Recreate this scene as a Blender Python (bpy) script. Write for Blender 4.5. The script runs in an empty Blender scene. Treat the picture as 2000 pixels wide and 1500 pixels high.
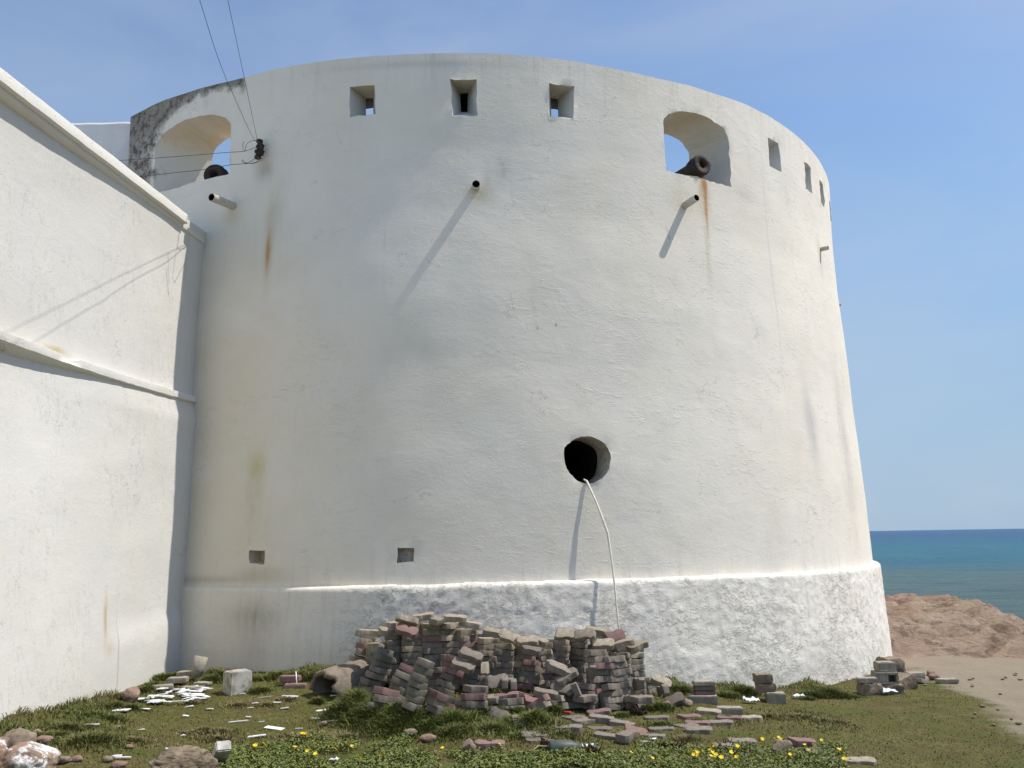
import bpy, bmesh, math, random
import numpy as np
from mathutils import Vector, Matrix, noise
R = math.radians
SC = bpy.context.scene
COL = SC.collection
random.seed(11)
rng = np.random.default_rng(5)

# ------------------------------------------------------------------ camera
EYE = 1.6
FPX, PITCH, ROLL = 1684.0, .1752, -.016
cp, sp, cr, sr = math.cos(PITCH), math.sin(PITCH), math.cos(ROLL), math.sin(ROLL)
R0, U0, F0 = Vector((1, 0, 0)), Vector((0, -sp, cp)), Vector((0, cp, sp))
CR, CU = R0 * cr + U0 * sr, U0 * cr - R0 * sr
cam = bpy.data.objects.new('camera', bpy.data.cameras.new('camera'))
COL.objects.link(cam)
cam.matrix_world = Matrix(((CR.x, CU.x, -F0.x, 0), (CR.y, CU.y, -F0.y, 0), (CR.z, CU.z, -F0.z, EYE), (0, 0, 0, 1)))
cam.data.sensor_width = 36
cam.data.lens = FPX / 2000 * 36
cam.data.clip_end = 60000
SC.camera = cam

# ------------------------------------------------------------------ sky, sun, exposure
SUN_AZ, SUN_EL = -1.0, 58.0          # azimuth from +x, elevation
W = bpy.data.worlds.new('World'); SC.world = W; W.use_nodes = True
nt = W.node_tree; nt.nodes.clear()
sky = nt.nodes.new('ShaderNodeTexSky'); sky.sky_type = 'NISHITA'; sky.sun_disc = False
sky.sun_elevation = R(SUN_EL); sky.sun_rotation = R(90 - SUN_AZ)
sky.altitude = 0; sky.air_density = 1.0; sky.dust_density = .35; sky.ozone_density = 4.0
bg = nt.nodes.new('ShaderNodeBackground'); bg.inputs['Strength'].default_value = .15
wo = nt.nodes.new('ShaderNodeOutputWorld')
# thin wisps of cloud: noise on the sky direction
tc = nt.nodes.new('ShaderNodeTexCoord'); mp = nt.nodes.new('ShaderNodeMapping')
mp.inputs['Scale'].default_value = (1.2, 1.2, 3.2); mp.inputs['Rotation'].default_value = (.5, .35, .2)
nz = nt.nodes.new('ShaderNodeTexNoise'); nz.inputs['Scale'].default_value = 1.6; nz.inputs['Detail'].default_value = 5
nz.inputs['Roughness'].default_value = .5; nz.inputs['Distortion'].default_value = .5
mr = nt.nodes.new('ShaderNodeMapRange'); mr.inputs['From Min'].default_value = .38; mr.inputs['From Max'].default_value = .68
mr.inputs['To Max'].default_value = .42
mx = nt.nodes.new('ShaderNodeMix'); mx.data_type = 'RGBA'; mx.inputs['B'].default_value = (3.1, 3.45, 4.1, 1)
nt.links.new(tc.outputs['Generated'], mp.inputs['Vector']); nt.links.new(mp.outputs[0], nz.inputs['Vector'])
nt.links.new(nz.outputs['Fac'], mr.inputs['Value']); nt.links.new(mr.outputs[0], mx.inputs['Factor'])
sx_ = nt.nodes.new('ShaderNodeSeparateXYZ'); nt.links.new(tc.outputs['Generated'], sx_.inputs[0])
hz = nt.nodes.new('ShaderNodeMapRange'); hz.interpolation_type = 'SMOOTHSTEP'; nt.links.new(sx_.outputs[2], hz.inputs['Value'])
hz.inputs['From Min'].default_value = -.02; hz.inputs['From Max'].default_value = .66; hz.inputs['To Min'].default_value = .92; hz.inputs['To Max'].default_value = .0
hm = nt.nodes.new('ShaderNodeMix'); hm.data_type = 'RGBA'; hm.inputs['B'].default_value = (1.72, 2.62, 3.65, 1)
nt.links.new(hz.outputs[0], hm.inputs['Factor']); nt.links.new(sky.outputs[0], hm.inputs['A'])
nt.links.new(hm.outputs['Result'], mx.inputs['A']); nt.links.new(mx.outputs['Result'], bg.inputs['Color'])
nt.links.new(bg.outputs[0], wo.inputs['Surface'])

S = Vector((math.cos(R(SUN_EL)) * math.cos(R(SUN_AZ)), math.cos(R(SUN_EL)) * math.sin(R(SUN_AZ)), math.sin(R(SUN_EL))))
sun = bpy.data.objects.new('sun', bpy.data.lights.new('sun', 'SUN')); COL.objects.link(sun)
sun.data.energy = 4.0; sun.data.angle = R(.5); sun.data.color = (1, .95, .875)
sun.rotation_euler = S.to_track_quat('Z', 'Y').to_euler()
SC.view_settings.view_transform = 'Standard'; SC.view_settings.look = 'None'
SC.view_settings.exposure = .25; SC.view_settings.gamma = 1
SC.cycles.max_bounces = 8; SC.cycles.diffuse_bounces = 5

# ------------------------------------------------------------------ helpers
def tag(o, label=None, cat=None, group=None, kind=None):
    if label: o['label'] = label
    if cat: o['category'] = cat
    if group: o['group'] = group
    if kind: o['kind'] = kind
    return o

def empty(name, loc, label, cat, group=None, rz=0):
    o = bpy.data.objects.new(name, None); COL.objects.link(o); o.empty_display_size = .1
    o.location = loc; o.rotation_euler = (0, 0, rz)
    return tag(o, label, cat, group)

def obj(name, me, mats=None, parent=None, loc=None):
    o = bpy.data.objects.new(name, me); COL.objects.link(o)
    if mats is not None:
        for m in (mats if isinstance(mats, (list, tuple)) else [mats]): me.materials.append(m)
    if parent: o.parent = parent
    if loc is not None: o.location = loc
    return o

def mesh(name, V, F, smooth=True):
    me = bpy.data.meshes.new(name); me.from_pydata([tuple(v) for v in V], [], F); me.update()
    if smooth: me.polygons.foreach_set('use_smooth', [True] * len(me.polygons))
    return me

def from_bm(bm, name, smooth=False):
    bmesh.ops.recalc_face_normals(bm, faces=bm.faces)
    me = bpy.data.meshes.new(name); bm.to_mesh(me); bm.free()
    if smooth: me.polygons.foreach_set('use_smooth', [True] * len(me.polygons))
    return me

def np_mesh(name, V, F):                     # V (n,3), F (m,k) all the same k
    me = bpy.data.meshes.new(name); k = F.shape[1]
    me.vertices.add(len(V)); me.vertices.foreach_set('co', V.astype(np.float32).ravel())
    me.loops.add(F.size); me.loops.foreach_set('vertex_index', F.astype(np.int32).ravel())
    me.polygons.add(len(F)); me.polygons.foreach_set('loop_start', np.arange(0, F.size, k, dtype=np.int32))
    me.update(calc_edges=True); me.validate()
    return me

def fbm(x, y, z, o=4): return noise.fractal(Vector((x, y, z)), 1.0, 2.0, o)

def tube(bm, pts, rads, n=8, cap=True, mi=0):
    rings = []; pts = [Vector(p) for p in pts]
    if not isinstance(rads, (list, tuple)): rads = [rads] * len(pts)
    up = None
    for i, p in enumerate(pts):
        d = (pts[min(i + 1, len(pts) - 1)] - pts[max(i - 1, 0)]).normalized()
        if up is None: up = d.orthogonal().normalized()
        up = (up - d * up.dot(d)).normalized(); s = d.cross(up)
        rings.append([bm.verts.new(p + (up * math.cos(a) + s * math.sin(a)) * rads[i]) for a in [2 * math.pi * k / n for k in range(n)]])
    for a, b in zip(rings, rings[1:]):
        for k in range(n):
            f = bm.faces.new((a[k], a[(k + 1) % n], b[(k + 1) % n], b[k])); f.material_index = mi; f.smooth = True
    if cap:
        bm.faces.new(rings[0]).material_index = mi; bm.faces.new(rings[-1][::-1]).material_index = mi
    return rings

def prism(bm, poly, z0, z1, mi=0):
    a = [bm.verts.new((x, y, z0)) for x, y in poly]; b = [bm.verts.new((x, y, z1)) for x, y in poly]
    n = len(poly); fs = [bm.faces.new(a[::-1]), bm.faces.new(b)]
    for i in range(n): fs.append(bm.faces.new((a[i], a[(i + 1) % n], b[(i + 1) % n], b[i])))
    for f in fs: f.material_index = mi
    return a + b

def lathe(prof, n=32, axis='y'):             # prof: (along, radius)
    bm = bmesh.new(); rings = []
    for t, r in prof:
        ring = []
        for k in range(n):
            a = 2 * math.pi * k / n
            ring.append(bm.verts.new((r * math.cos(a), t, r * math.sin(a))))
        rings.append(ring)
    for a, b in zip(rings, rings[1:]):
        for k in range(n): bm.faces.new((a[k], a[(k + 1) % n], b[(k + 1) % n], b[k]))
    bm.faces.new(rings[0]); bm.faces.new(rings[-1])
    return bm

# ---- node helpers
class N:
    def __init__(s, name, rough=.85, spec=.3):
        s.m = bpy.data.materials.new(name); s.m.use_nodes = True; s.t = s.m.node_tree
        s.b = s.t.nodes['Principled BSDF']; s.b.inputs['Roughness'].default_value = rough
        s.b.inputs['Specular IOR Level'].default_value = spec
        s.tc = s.t.nodes.new('ShaderNodeTexCoord')
        s.o = s.tc.outputs['Object']
    def L(s, a, b): s.t.links.new(a, b)
    def put(s, sock, v):
        if isinstance(v, bpy.types.NodeSocket): s.L(v, sock)
        elif isinstance(v, tuple) and len(v) == 3 and sock.type == 'RGBA': sock.default_value = (*v, 1)
        else: sock.default_value = v
    def math(s, op, a, b=0., c=0., clamp=False):
        n = s.t.nodes.new('ShaderNodeMath'); n.operation = op; n.use_clamp = clamp
        s.put(n.inputs[0], a); s.put(n.inputs[1], b); s.put(n.inputs[2], c); return n.outputs[0]
    def noise(s, v, scale, detail=4, rough=.55, dist=0., col=False):
        n = s.t.nodes.new('ShaderNodeTexNoise'); s.put(n.inputs['Vector'], v)
        n.inputs['Scale'].default_value = scale; n.inputs['Detail'].default_value = detail
        n.inputs['Roughness'].default_value = rough; n.inputs['Distortion'].default_value = dist
        return n.outputs['Color' if col else 'Fac']
    def voro(s, v, scale, feat='F1', out='Distance'):
        n = s.t.nodes.new('ShaderNodeTexVoronoi'); n.feature = feat; s.put(n.inputs['Vector'], v)
        n.inputs['Scale'].default_value = scale; return n.outputs[out]
    def scale(s, v, xyz, loc=(0, 0, 0)):
        n = s.t.nodes.new('ShaderNodeMapping'); s.put(n.inputs['Vector'], v)
        n.inputs['Scale'].default_value = xyz; n.inputs['Location'].default_value = loc; return n.outputs[0]
    def ramp(s, f, a, b, ta=0., tb=1.):
        n = s.t.nodes.new('ShaderNodeMapRange'); n.interpolation_type = 'SMOOTHSTEP'; s.put(n.inputs['Value'], f)
        n.inputs['From Min'].default_value = a; n.inputs['From Max'].default_value = b
        n.inputs['To Min'].default_value = ta; n.inputs['To Max'].default_value = tb; return n.outputs[0]
    def mix(s, f, a, b):
        n = s.t.nodes.new('ShaderNodeMix'); n.data_type = 'RGBA'
        s.put(n.inputs['Factor'], f); s.put(n.inputs['A'], a); s.put(n.inputs['B'], b); return n.outputs['Result']
    def xyz(s, v):
        n = s.t.nodes.new('ShaderNodeSeparateXYZ'); s.L(v, n.inputs[0]); return n.outputs
    def comb(s, x, y, z):
        n = s.t.nodes.new('ShaderNodeCombineXYZ')
        for i, q in enumerate((x, y, z)): s.put(n.inputs[i], q)
        return n.outputs[0]
    def attr(s, name, out='Color'):
        n = s.t.nodes.new('ShaderNodeAttribute'); n.attribute_name = name; return n.outputs[out]
    def rnd(s): return s.t.nodes.new('ShaderNodeObjectInfo').outputs['Random']
    def bump(s, h, strength, dist, nrm=None):
        n = s.t.nodes.new('ShaderNodeBump'); n.inputs['Strength'].default_value = strength
        n.inputs['Distance'].default_value = dist; s.L(h, n.inputs['Height'])
        if nrm: s.L(nrm, n.inputs['Normal'])
        return n.outputs[0]
    def done(s, col=None, nrm=None, rough=None):
        if col is not None: s.put(s.b.inputs['Base Color'], col)
        if nrm is not None: s.L(nrm, s.b.inputs['Normal'])
        if rough is not None: s.put(s.b.inputs['Roughness'], rough)
        return s.m

def plain(name, c1, c2=None, sc=12, rough=.85, bump=.3, bd=.01, spec=.3, rand=0.):
    g = N(name, rough, spec); c2 = c2 or tuple(x * .7 for x in c1)
    f = g.ramp(g.noise(g.o, sc, 6, .65), .3, .7)
    col = g.mix(f, c1, c2)
    if rand:
        col = g.mix(g.math('MULTIPLY', g.rnd(), rand), col, tuple(x * .45 for x in c1))
    return g.done(col, g.bump(g.noise(g.o, sc * 4, 6, .7), bump, bd))

# ------------------------------------------------------------------ tower constants
TX, TY = -.982, 17.5
def T(th, z, r):
    a = R(th); return Vector((TX + r * math.sin(a), TY - r * math.cos(a), z))
PZ = [-1.2, 1.067, 1.6, 2.36, 3.04, 3.67, 4.47, 5.0, 5.65, 6.47, 7.75]
PR = [7.60, 7.505, 7.486, 7.459, 7.424, 7.388, 7.368, 7.34, 7.30, 7.285, 7.31]
def brad(z): return float(np.interp(z, PZ, PR))
RIMT = [-60, -38, -34, -22, -18, -14, 0, 6, 12, 17, 23, 29, 33, 38, 43, 55, 70]
RIMZ = [0, .02, .02, -.033, -.02, 0, 0, .014, .014, -.008, -.024, -.008, .004, .028, .024, 0, 0]

# ------------------------------------------------------------------ materials: whitewash
def whitewash(name, mode, base=(.85, .79, .685), blobs=(), strength=1., coarse=0.):
    g = N(name, .9, .15); x, y, z = g.xyz(g.o)
    if mode == 'cyl':
        th = g.math('ARCTAN2', x, g.math('MULTIPLY', y, -1.))
        u = g.math('MULTIPLY', th, 7.4); v = z
        P = g.comb(u, v, g.math('SQRT', g.math('ADD', g.math('MULTIPLY', x, x), g.math('MULTIPLY', y, y))))
    elif mode == 'wall':
        u, v = y, z; P = g.comb(y, z, x)
    else:
        u, v = x, z; P = g.comb(x, z, y)
    broad = g.noise(P, .45, 4, .6, .4)
    col = g.mix(g.ramp(broad, .35, .68), base, (base[0] * .93, base[1] * .925, base[2] * .905))
    patch = g.noise(P, 1.7, 6, .62, .6)
    col = g.mix(g.math('MULTIPLY', g.ramp(patch, .52, .72), .45), col, (base[0] * .88, base[1] * .885, base[2] * .89))
    # rain streaks: noise stretched upright
    st = g.noise(g.scale(P, (5.5, .33, 1)), 1.5, 6, .7)
    col = g.mix(g.math('MULTIPLY', g.ramp(st, .58, .78), .30 * strength), col, (.46, .45, .41))
    st2 = g.noise(g.scale(P, (17, .8, 1)), 1.5, 3, .7)
    col = g.mix(g.math('MULTIPLY', g.math('MULTIPLY', g.ramp(st2, .62, .78), g.ramp(patch, .45, .62)), .35 * strength), col, (.40, .39, .36))
    rp = g.ramp(g.noise(g.scale(P, (1, 1, 1), (9, 2, 0)), .75, 7, .62, .8), .515, .53)
    col = g.mix(g.math('MULTIPLY', rp, .30), col, (base[0] * .93, base[1] * .955, base[2] * 1.0))
    vn = g.t.nodes.new('ShaderNodeTexVoronoi'); vn.feature = 'DISTANCE_TO_EDGE'; vn.inputs['Scale'].default_value = .8
    wv = g.t.nodes.new('ShaderNodeVectorMath'); wv.operation = 'MULTIPLY_ADD'; g.L(g.noise(P, 2.2, 6, .65, col=True), wv.inputs[0]); wv.inputs[1].default_value = (.9, .9, .9); g.L(P, wv.inputs[2]); g.L(wv.outputs[0], vn.inputs['Vector'])
    hair = g.math('MULTIPLY', g.ramp(vn.outputs[0], .0055, .0015), g.ramp(g.noise(g.scale(P, (1, 1, 1), (1, 5, 0)), 1.3, 3, .5), .53, .60))
    col = g.mix(g.math('MULTIPLY', hair, .55), col, (.36, .33, .29))
    # small chips and pits
    wp = g.noise(P, 7, 3, .5)
    pit = g.math('MULTIPLY', g.ramp(g.voro(g.scale(P, (1, .8, 1)), 6.5), .045, .0), g.ramp(wp, .52, .60))
    col = g.mix(g.math('MULTIPLY', pit, .8), col, (.20, .18, .15))
    if mode == 'cyl':
        dr = g.math('MULTIPLY', g.ramp(g.noise(g.scale(P, (9, .5, 1), (2, 0, 0)), 1.2, 6, .75), .50, .68), g.math('MAXIMUM', g.ramp(v, 7.05, 7.72), g.ramp(v, 1.6, 1.1)))
        col = g.mix(g.math('MULTIPLY', dr, .26), col, (.42, .395, .34))
    if mode == 'cyl':       # brownish old wash towards the corner with the curtain wall, yellowed below
        tone = g.math('MULTIPLY', g.ramp(u, -.3, -2.9), g.ramp(g.noise(P, .8, 5, .6, .3), .22, .62))
        tone = g.math('MULTIPLY', tone, g.ramp(v, 6.2, 4.4, .35, 1.))
        col = g.mix(g.math('MULTIPLY', tone, .8), col, (.73, .645, .50))
        t2 = g.math('MULTIPLY', g.ramp(g.noise(g.scale(P, (1, .6, 1), (3, 7, 0)), .9, 5, .6, .4), .5, .7), g.ramp(v, 4.9, 3.0))
        col = g.mix(g.math('MULTIPLY', t2, .30), col, (.66, .60, .52))
    for (bu, bv, wu, wv, c, amt, ns) in blobs:
        du = g.math('DIVIDE', g.math('SUBTRACT', u, bu), wu); dv = g.math('DIVIDE', g.math('SUBTRACT', v, bv), wv)
        d2 = g.math('ADD', g.math('MULTIPLY', du, du), g.math('MULTIPLY', dv, dv))
        d2 = g.math('ADD', d2, g.math('MULTIPLY', g.math('SUBTRACT', g.noise(g.scale(P, (6, 1.4, 1)), 2.5, 4, .7), .5), ns))
        f = g.math('MULTIPLY', g.math('POWER', 2.718, g.math('MULTIPLY', d2, -1.)), amt, clamp=True)
        col = g.mix(f, col, c)
    if mode == 'cyl':       # black weathered parapet round the left gun port
        thd = g.math('MULTIPLY', th, 57.2958)
        eu = g.math('DIVIDE', g.math('SUBTRACT', thd, -25.2), 8.6); ev = g.math('DIVIDE', g.math('SUBTRACT', v, 6.95), .70)
        d = g.math('SQRT', g.math('ADD', g.math('MULTIPLY', eu, eu), g.math('MULTIPLY', g.math('MAXIMUM', ev, 0.), g.math('MAXIMUM', ev, 0.))))
        wn = g.math('MULTIPLY', g.math('SUBTRACT', g.noise(P, 6, 7, .7), .5), .55)
        msk = g.ramp(g.math('ADD', d, wn), .90, 1.06)
        edge = g.ramp(g.math('ADD', thd, g.math('MULTIPLY', wn, 4.)), -19.9, -20.6)
        low = g.ramp(g.math('ADD', v, wn), 6.25, 6.75)
        blk = g.math('MULTIPLY', g.math('MULTIPLY', msk, edge), low)
        speck = g.ramp(g.noise(P, 9, 8, .75), .40, .62, 1., .0)
        upper = g.ramp(v, 7.05, 7.5)
        spk = g.math('MAXIMUM', speck, g.math('MULTIPLY', upper, .72))
        dark = g.mix(g.ramp(g.noise(P, 9, 8, .75), .35, .65), (.10, .085, .07), (.29, .25, .20))
        pale = g.mix(g.noise(P, 11, 5, .7), (.30, .275, .235), (.55, .53, .48))
        col = g.mix(blk, col, g.mix(spk, pale, dark))
    col = g.mix(g.math('MULTIPLY', g.ramp(g.noise(P, 38, 4, .7), .56, .74), .14), col, (base[0] * .66, base[1] * .66, base[2] * .66))
    # relief: trowel waves, plaster grain, brush strokes
    n1 = g.bump(g.noise(g.scale(P, (1, 1.5, 1)), 1.7, 4, .5, .5), .22, .035)
    n2 = g.bump(g.noise(g.scale(P, (1, 1.7, 1)), 7, 8, .68, .5), .26 + coarse, .012 + coarse * .02, n1)
    if coarse >= .1 and mode == 'cyl':
        area = g.ramp(g.noise(P, 1.5, 4, .6, .3), .36, .60, .2, 1.)
        l1 = g.ramp(g.noise(g.scale(P, (1, 1.5, 1)), 9, 8, .66, .2), .55, .59)
        l2 = g.ramp(g.noise(g.scale(P, (1, 1.3, 1), (4, 4, 4)), 23, 6, .62, .2), .56, .61)
        l3 = g.ramp(g.noise(g.scale(P, (1, 1.2, 1), (7, 1, 4)), 4.5, 9, .70, .2), .50, .56)
        lumps = g.math('ADD', g.math('ADD', g.math('MULTIPLY', l1, .7), g.math('MULTIPLY', l2, .4)), g.math('MULTIPLY', l3, .7))
        lumps = g.math('MULTIPLY', g.math('MULTIPLY', lumps, area), g.ramp(u, -1.3, -.2, .1, 1.))
        c_ = g.math('MULTIPLY', g.math('SUBTRACT', 1., g.math('ABSOLUTE', g.math('SUBTRACT', g.math('MULTIPLY', l1, 2.), 1.))), area)
        col = g.mix(g.math('MULTIPLY', c_, .35), col, (.42, .40, .36))
        n2 = g.bump(lumps, .8, .013, n2)
    else:
        ax = (1, 2.4, 1) if mode == 'cyl' else (2.6, .8, 1)
        area = g.ramp(g.noise(P, 1.1, 4, .6, .3), .42, .66, .1, 1.)
        l1 = g.ramp(g.noise(g.scale(P, ax), 6, 8, .66, .2), .56, .60)
        l2 = g.ramp(g.noise(g.scale(P, ax, (4, 4, 4)), 15, 6, .62, .2), .59, .63)
        lumps = g.math('MULTIPLY', g.math('ADD', l1, g.math('MULTIPLY', l2, .6)), area)
        n2 = g.bump(lumps, .5, .0045 if mode == 'cyl' else .006, n2)
    n3 = g.bump(g.noise(P, 45, 6, .75), .5, .005, n2)
    n4 = g.bump(g.math('MULTIPLY', pit, -1.), .6, .01, n3)
    return g.done(col, n4)

RUST, RUSTL, OCH = (.42, .13, .02), (.56, .38, .17), (.50, .45, .26)
def U(th): return R(th) * 7.4
blobs = [
    (U(30.15), 6.33, .05, .12, (.36, .10, .015), 1.0, 1.4), (U(30.3), 6.2, .03, .20, (.36, .10, .015), .9, 2.), (U(30.05), 6.15, .09, .26, RUSTL, .7, 2.2), (U(30.25), 5.85, .022, .28, RUST, .55, 2.4),
    (U(29.9), 5.3, .04, .5, OCH, .35, 2.6), (U(-16.6), 5.22, .028, .20, (.46, .19, .03), 1.0, .9), (U(-16.55), 5.25, .055, .45, RUSTL, .6, 1.6),
    (U(-16.1), 5.75, .12, .35, OCH, .38, 2.), (U(-16.2), 2.50, .10, .14, (.62, .46, .17), .6, 2.2),
    (U(-16.3), 2.3, .12, .4, OCH, .28, 2.5), (U(-16.4), 1.9, .26, .6, OCH, .15, 2.), (U(-17.5), 6.35, .14, .16, (.28, .22, .17), .5, 1.2),
    (U(-21.1), 5.78, .14, .13, OCH, .45, 1.), (U(5.0), 5.85, .16, .12, OCH, .5, 1.), (U(5.6), 6.0, .06, .2, (.50, .49, .45), .3, 2.5),
    (U(7.2), 6.22, .08, .2, (.48, .47, .44), .4, 3.), (U(27.3), 6.05, .25, .18, OCH, .32, 1.2), (U(36.5), 6.35, .26, .12, (.45, .44, .42), .4, 1.6),
    (U(55.0), 5.95, .10, .35, OCH, .4, 1.), (U(40.3), 5.5, .02, 1.7, (.38, .38, .37), .25, 2.2), (U(45), 3.1, .16, .6, (.40, .40, .40), .5, 1.8),
    (U(55), 2.9, .2, 1.2, (.45, .44, .42), .4, 1.8),
    (U(12), 4.15, .016, .022, (.25, .21, .18), .7, .2), (U(10.2), 4.1, .012, .02, (.25, .21, .18), .6, .2), (U(0), 7.6, 1.2, .05, (.48, .46, .43), .35, 1.4),
    (U(-25), 4.9, .9, .9, (.60, .57, .49), .35, .8), (U(-22), 1.15, 1.0, .05, (.45, .38, .27), .5, 1.2), (U(-15.6), 1.22, .35, .08, (.45, .38, .27), .4, 1.2),
]
M_TOWER = whitewash('tower_limewash', 'cyl', blobs=blobs)
M_PLINTH = whitewash('plinth_roughcast', 'cyl', base=(.87, .815, .725), coarse=.1, blobs=[
    (U(-15.5), .45, .22, .35, (.50, .42, .36), .45, 1.8), (U(-15.5), .75, .3, .15, (.33, .32, .24), .5, 2.2), (U(-22), .3, .4, .3, (.55, .52, .46), .3, 1.5),
    (U(-9), .3, 1.3, .2, (.50, .47, .40), .3, 1.4), (U(30), -.15, 3.5, .16, (.50, .49, .46), .5, 1.5)])
M_RECESS_SHADE = plain('painted_recess_shade', (.035, .028, .022), (.012, .010, .008), 8)  # near-black lining: shade deep in loops and round port put into colour
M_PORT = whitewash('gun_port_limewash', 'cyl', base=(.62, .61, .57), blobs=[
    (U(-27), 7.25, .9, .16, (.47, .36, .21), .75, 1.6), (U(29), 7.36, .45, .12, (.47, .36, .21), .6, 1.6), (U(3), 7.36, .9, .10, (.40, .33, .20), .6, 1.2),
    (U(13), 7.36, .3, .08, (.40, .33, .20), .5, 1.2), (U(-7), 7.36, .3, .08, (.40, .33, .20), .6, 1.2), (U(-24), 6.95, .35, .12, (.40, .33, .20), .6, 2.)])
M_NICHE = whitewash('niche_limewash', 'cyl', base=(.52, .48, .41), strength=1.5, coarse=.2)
M_WALL = whitewash('curtain_limewash', 'wall', base=(.66, .635, .585), strength=.45, blobs=[
    (8.85, .85, .035, .22, (.48, .34, .18), .8, 1.6), (8.95, .55, .07, .07, (.55, .45, .30), .6, 1.6), (9.1, .40, .012, .5, (.40, .33, .25), .6, .6),
    (7.7, .55, .45, .28, (.60, .58, .54), .35, 2.), (8.0, 3.42, .16, .035, (.45, .33, .13), .7, 1.5), (10.4, 5.3, .05, .5, (.50, .49, .46), .5, 1.)])
M_COPING = whitewash('coping_limewash', 'wall', base=(.72, .69, .63), strength=.8, coarse=.1)
M_PARAPET = whitewash('parapet_limewash', 'flat', base=(.66, .655, .65), strength=.5, coarse=.1, blobs=[(-5.7, 6.95, .5, .14, (.30, .24, .19), .8, 1.8)])

# ------------------------------------------------------------------ round tower
tower = empty('round_tower', (TX, TY, 0), 'huge white limewashed round fortress tower with gun ports along its rim', 'tower')
TH = list(np.arange(-80, 80.01, .6)) + list(np.arange(84, 279, 4.))
TH = [float(t) for t in TH]
zs = [-1.2] + [round(z, 3) for z in np.arange(.9, 7.66, .1)] + [7.70, 7.742]
rows = []
for z in zs: rows.append((brad(z), z))
nrow_out = len(rows)
rows += [(7.285, 7.756), (7.0, 7.765), (6.68, 7.77), (6.65, 7.74), (6.65, 6.0), (4.2, 6.0)]
V, F = [], []
for j, (r, z) in enumerate(rows):
    for th in TH:
        a = R(th); rr, zz = r, z
        if z > .8:
            x, y = math.sin(a) * 7.4, -math.cos(a) * 7.4
            if j < nrow_out or r > 6.2:
                rr += .010 * fbm(x * .8, y * .8, z * .8, 3) + .0025 * fbm(x * 3 + 9, y * 3, z * 3, 3)
            if z > 7.0:
                t = th if th < 180 else th - 360
                zz += float(np.interp(t, RIMT, RIMZ)) * min(1, (z - 7.0) / .7) + (.008 * fbm(x * 1.5, y * 1.5, 3, 4) if z > 7.7 else 0)
        V.append((rr * math.sin(a), -rr * math.cos(a), zz))
n = len(TH)
for j in range(len(rows) - 1):
    for i in range(n): F.append((j * n + i, j * n + (i + 1) % n, (j + 1) * n + (i + 1) % n, (j + 1) * n + i))
F.append(tuple(range(n))[::-1]); F.append(tuple((len(rows) - 1) * n + i for i in range(n)))
body = obj('tower_wall', mesh('tower_wall', V, F), [M_TOWER, M_PORT, M_RECESS_SHADE, M_NICHE], tower)

# openings: cutters built in the frame of each opening (t along the wall, up, n outwards)
cb = bmesh.new()
def frame(th, z, r=7.3):
    a = R(th); nn = Vector((math.sin(a), -math.cos(a), 0)); tt = Vector((math.cos(a), math.sin(a), 0))
    o = nn * r + Vector((0, 0, z)); return lambda t, u, n_: o + tt * t + Vector((0, 0, u)) + nn * n_
def loft(secs, mis, fr):                      # secs: list of (depth n, [(t,u)...])
    rings = [[cb.verts.new(fr(t, u, dn)) for t, u in poly] for dn, poly in secs]; k = len(rings[0])
    for i, (a, b) in enumerate(zip(rings, rings[1:])):
        for q in range(k): cb.faces.new((a[q], a[(q + 1) % k], b[(q + 1) % k], b[q])).material_index = mis[i]
    cb.faces.new(rings[0]).material_index = mis[0]; cb.faces.new(rings[-1]).material_index = mis[-1]
def jit(poly, a): return [(t + random.uniform(-a, a), u + random.uniform(-a, a)) for t, u in poly]
def rect(w, h, ct=0, cu=0): return [(ct - w / 2, cu - h / 2), (ct + w / 2, cu - h / 2), (ct + w / 2, cu + h / 2), (ct - w / 2, cu + h / 2)]
def arch(w, h0, h1, k=12):                    # sill at 0, springing h0, crown h1
    return [(-w / 2, 0), (w / 2, 0)] + [(w / 2 * math.cos(a), h0 + (h1 - h0) * math.sin(a)) for a in [math.pi * i / k for i in range(k + 1)]]
# gun ports
a1 = arch(1.19, .70, .95); fr = frame(29.72, 6.40)
loft([(.3, jit(a1, .012)), (-.02, a1), (-.68, [(t * .70 - .02, u * .97) for t, u in a1]), (-1.0, [(t * .70 - .02, u * .97) for t, u in a1])], [1, 1, 1], fr)
a2 = arch(1.48, .66, .95); fr = frame(-27.6, 6.385)
loft([(.3, jit(a2, .015)), (-.02, a2), (-.68, [(t * .50 + .10, u * .97) for t, u in a2]), (-1.0, [(t * .50 + .10, u * .97) for t, u in a2])], [1, 1, 1], fr)
# musket loops
for k, (th, z, w, h) in enumerate([(-6.9, 7.145, .33, .42), (3.4, 7.135, .33, .49), (13.35, 7.16, .33, .44), (43.1, 7.185, .33, .45), (52.45, 7.185, .30, .44), (58.6, 7.18, .28, .42), (66.5, 7.18, .3, .42)]):
    o = jit(rect(w, h), .014); q = rect(.095, .27, 0, h / 2 - .145)
    secs = [(.3, [(t * 1.18, u * 1.12) for t, u in o]), (0, o), (-.32, q)]
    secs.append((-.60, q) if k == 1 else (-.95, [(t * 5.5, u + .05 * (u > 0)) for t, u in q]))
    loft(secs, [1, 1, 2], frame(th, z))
# round port low in the wall
rr_ = [(.295 * math.cos(a) * (1 + .02 * math.sin(3 * a)), .283 * math.sin(a) + .01 * math.cos(2 * a)) for a in [2 * math.pi * i / 28 for i in range(28)]]
loft([(.35, rr_), (-.01, rr_), (-.42, [(t * .97, u * .97) for t, u in rr_]), (-2.6, [(t * .9, u * .9) for t, u in rr_])], [3, 3, 2], frame(14.52, 2.495, 7.455))
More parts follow.
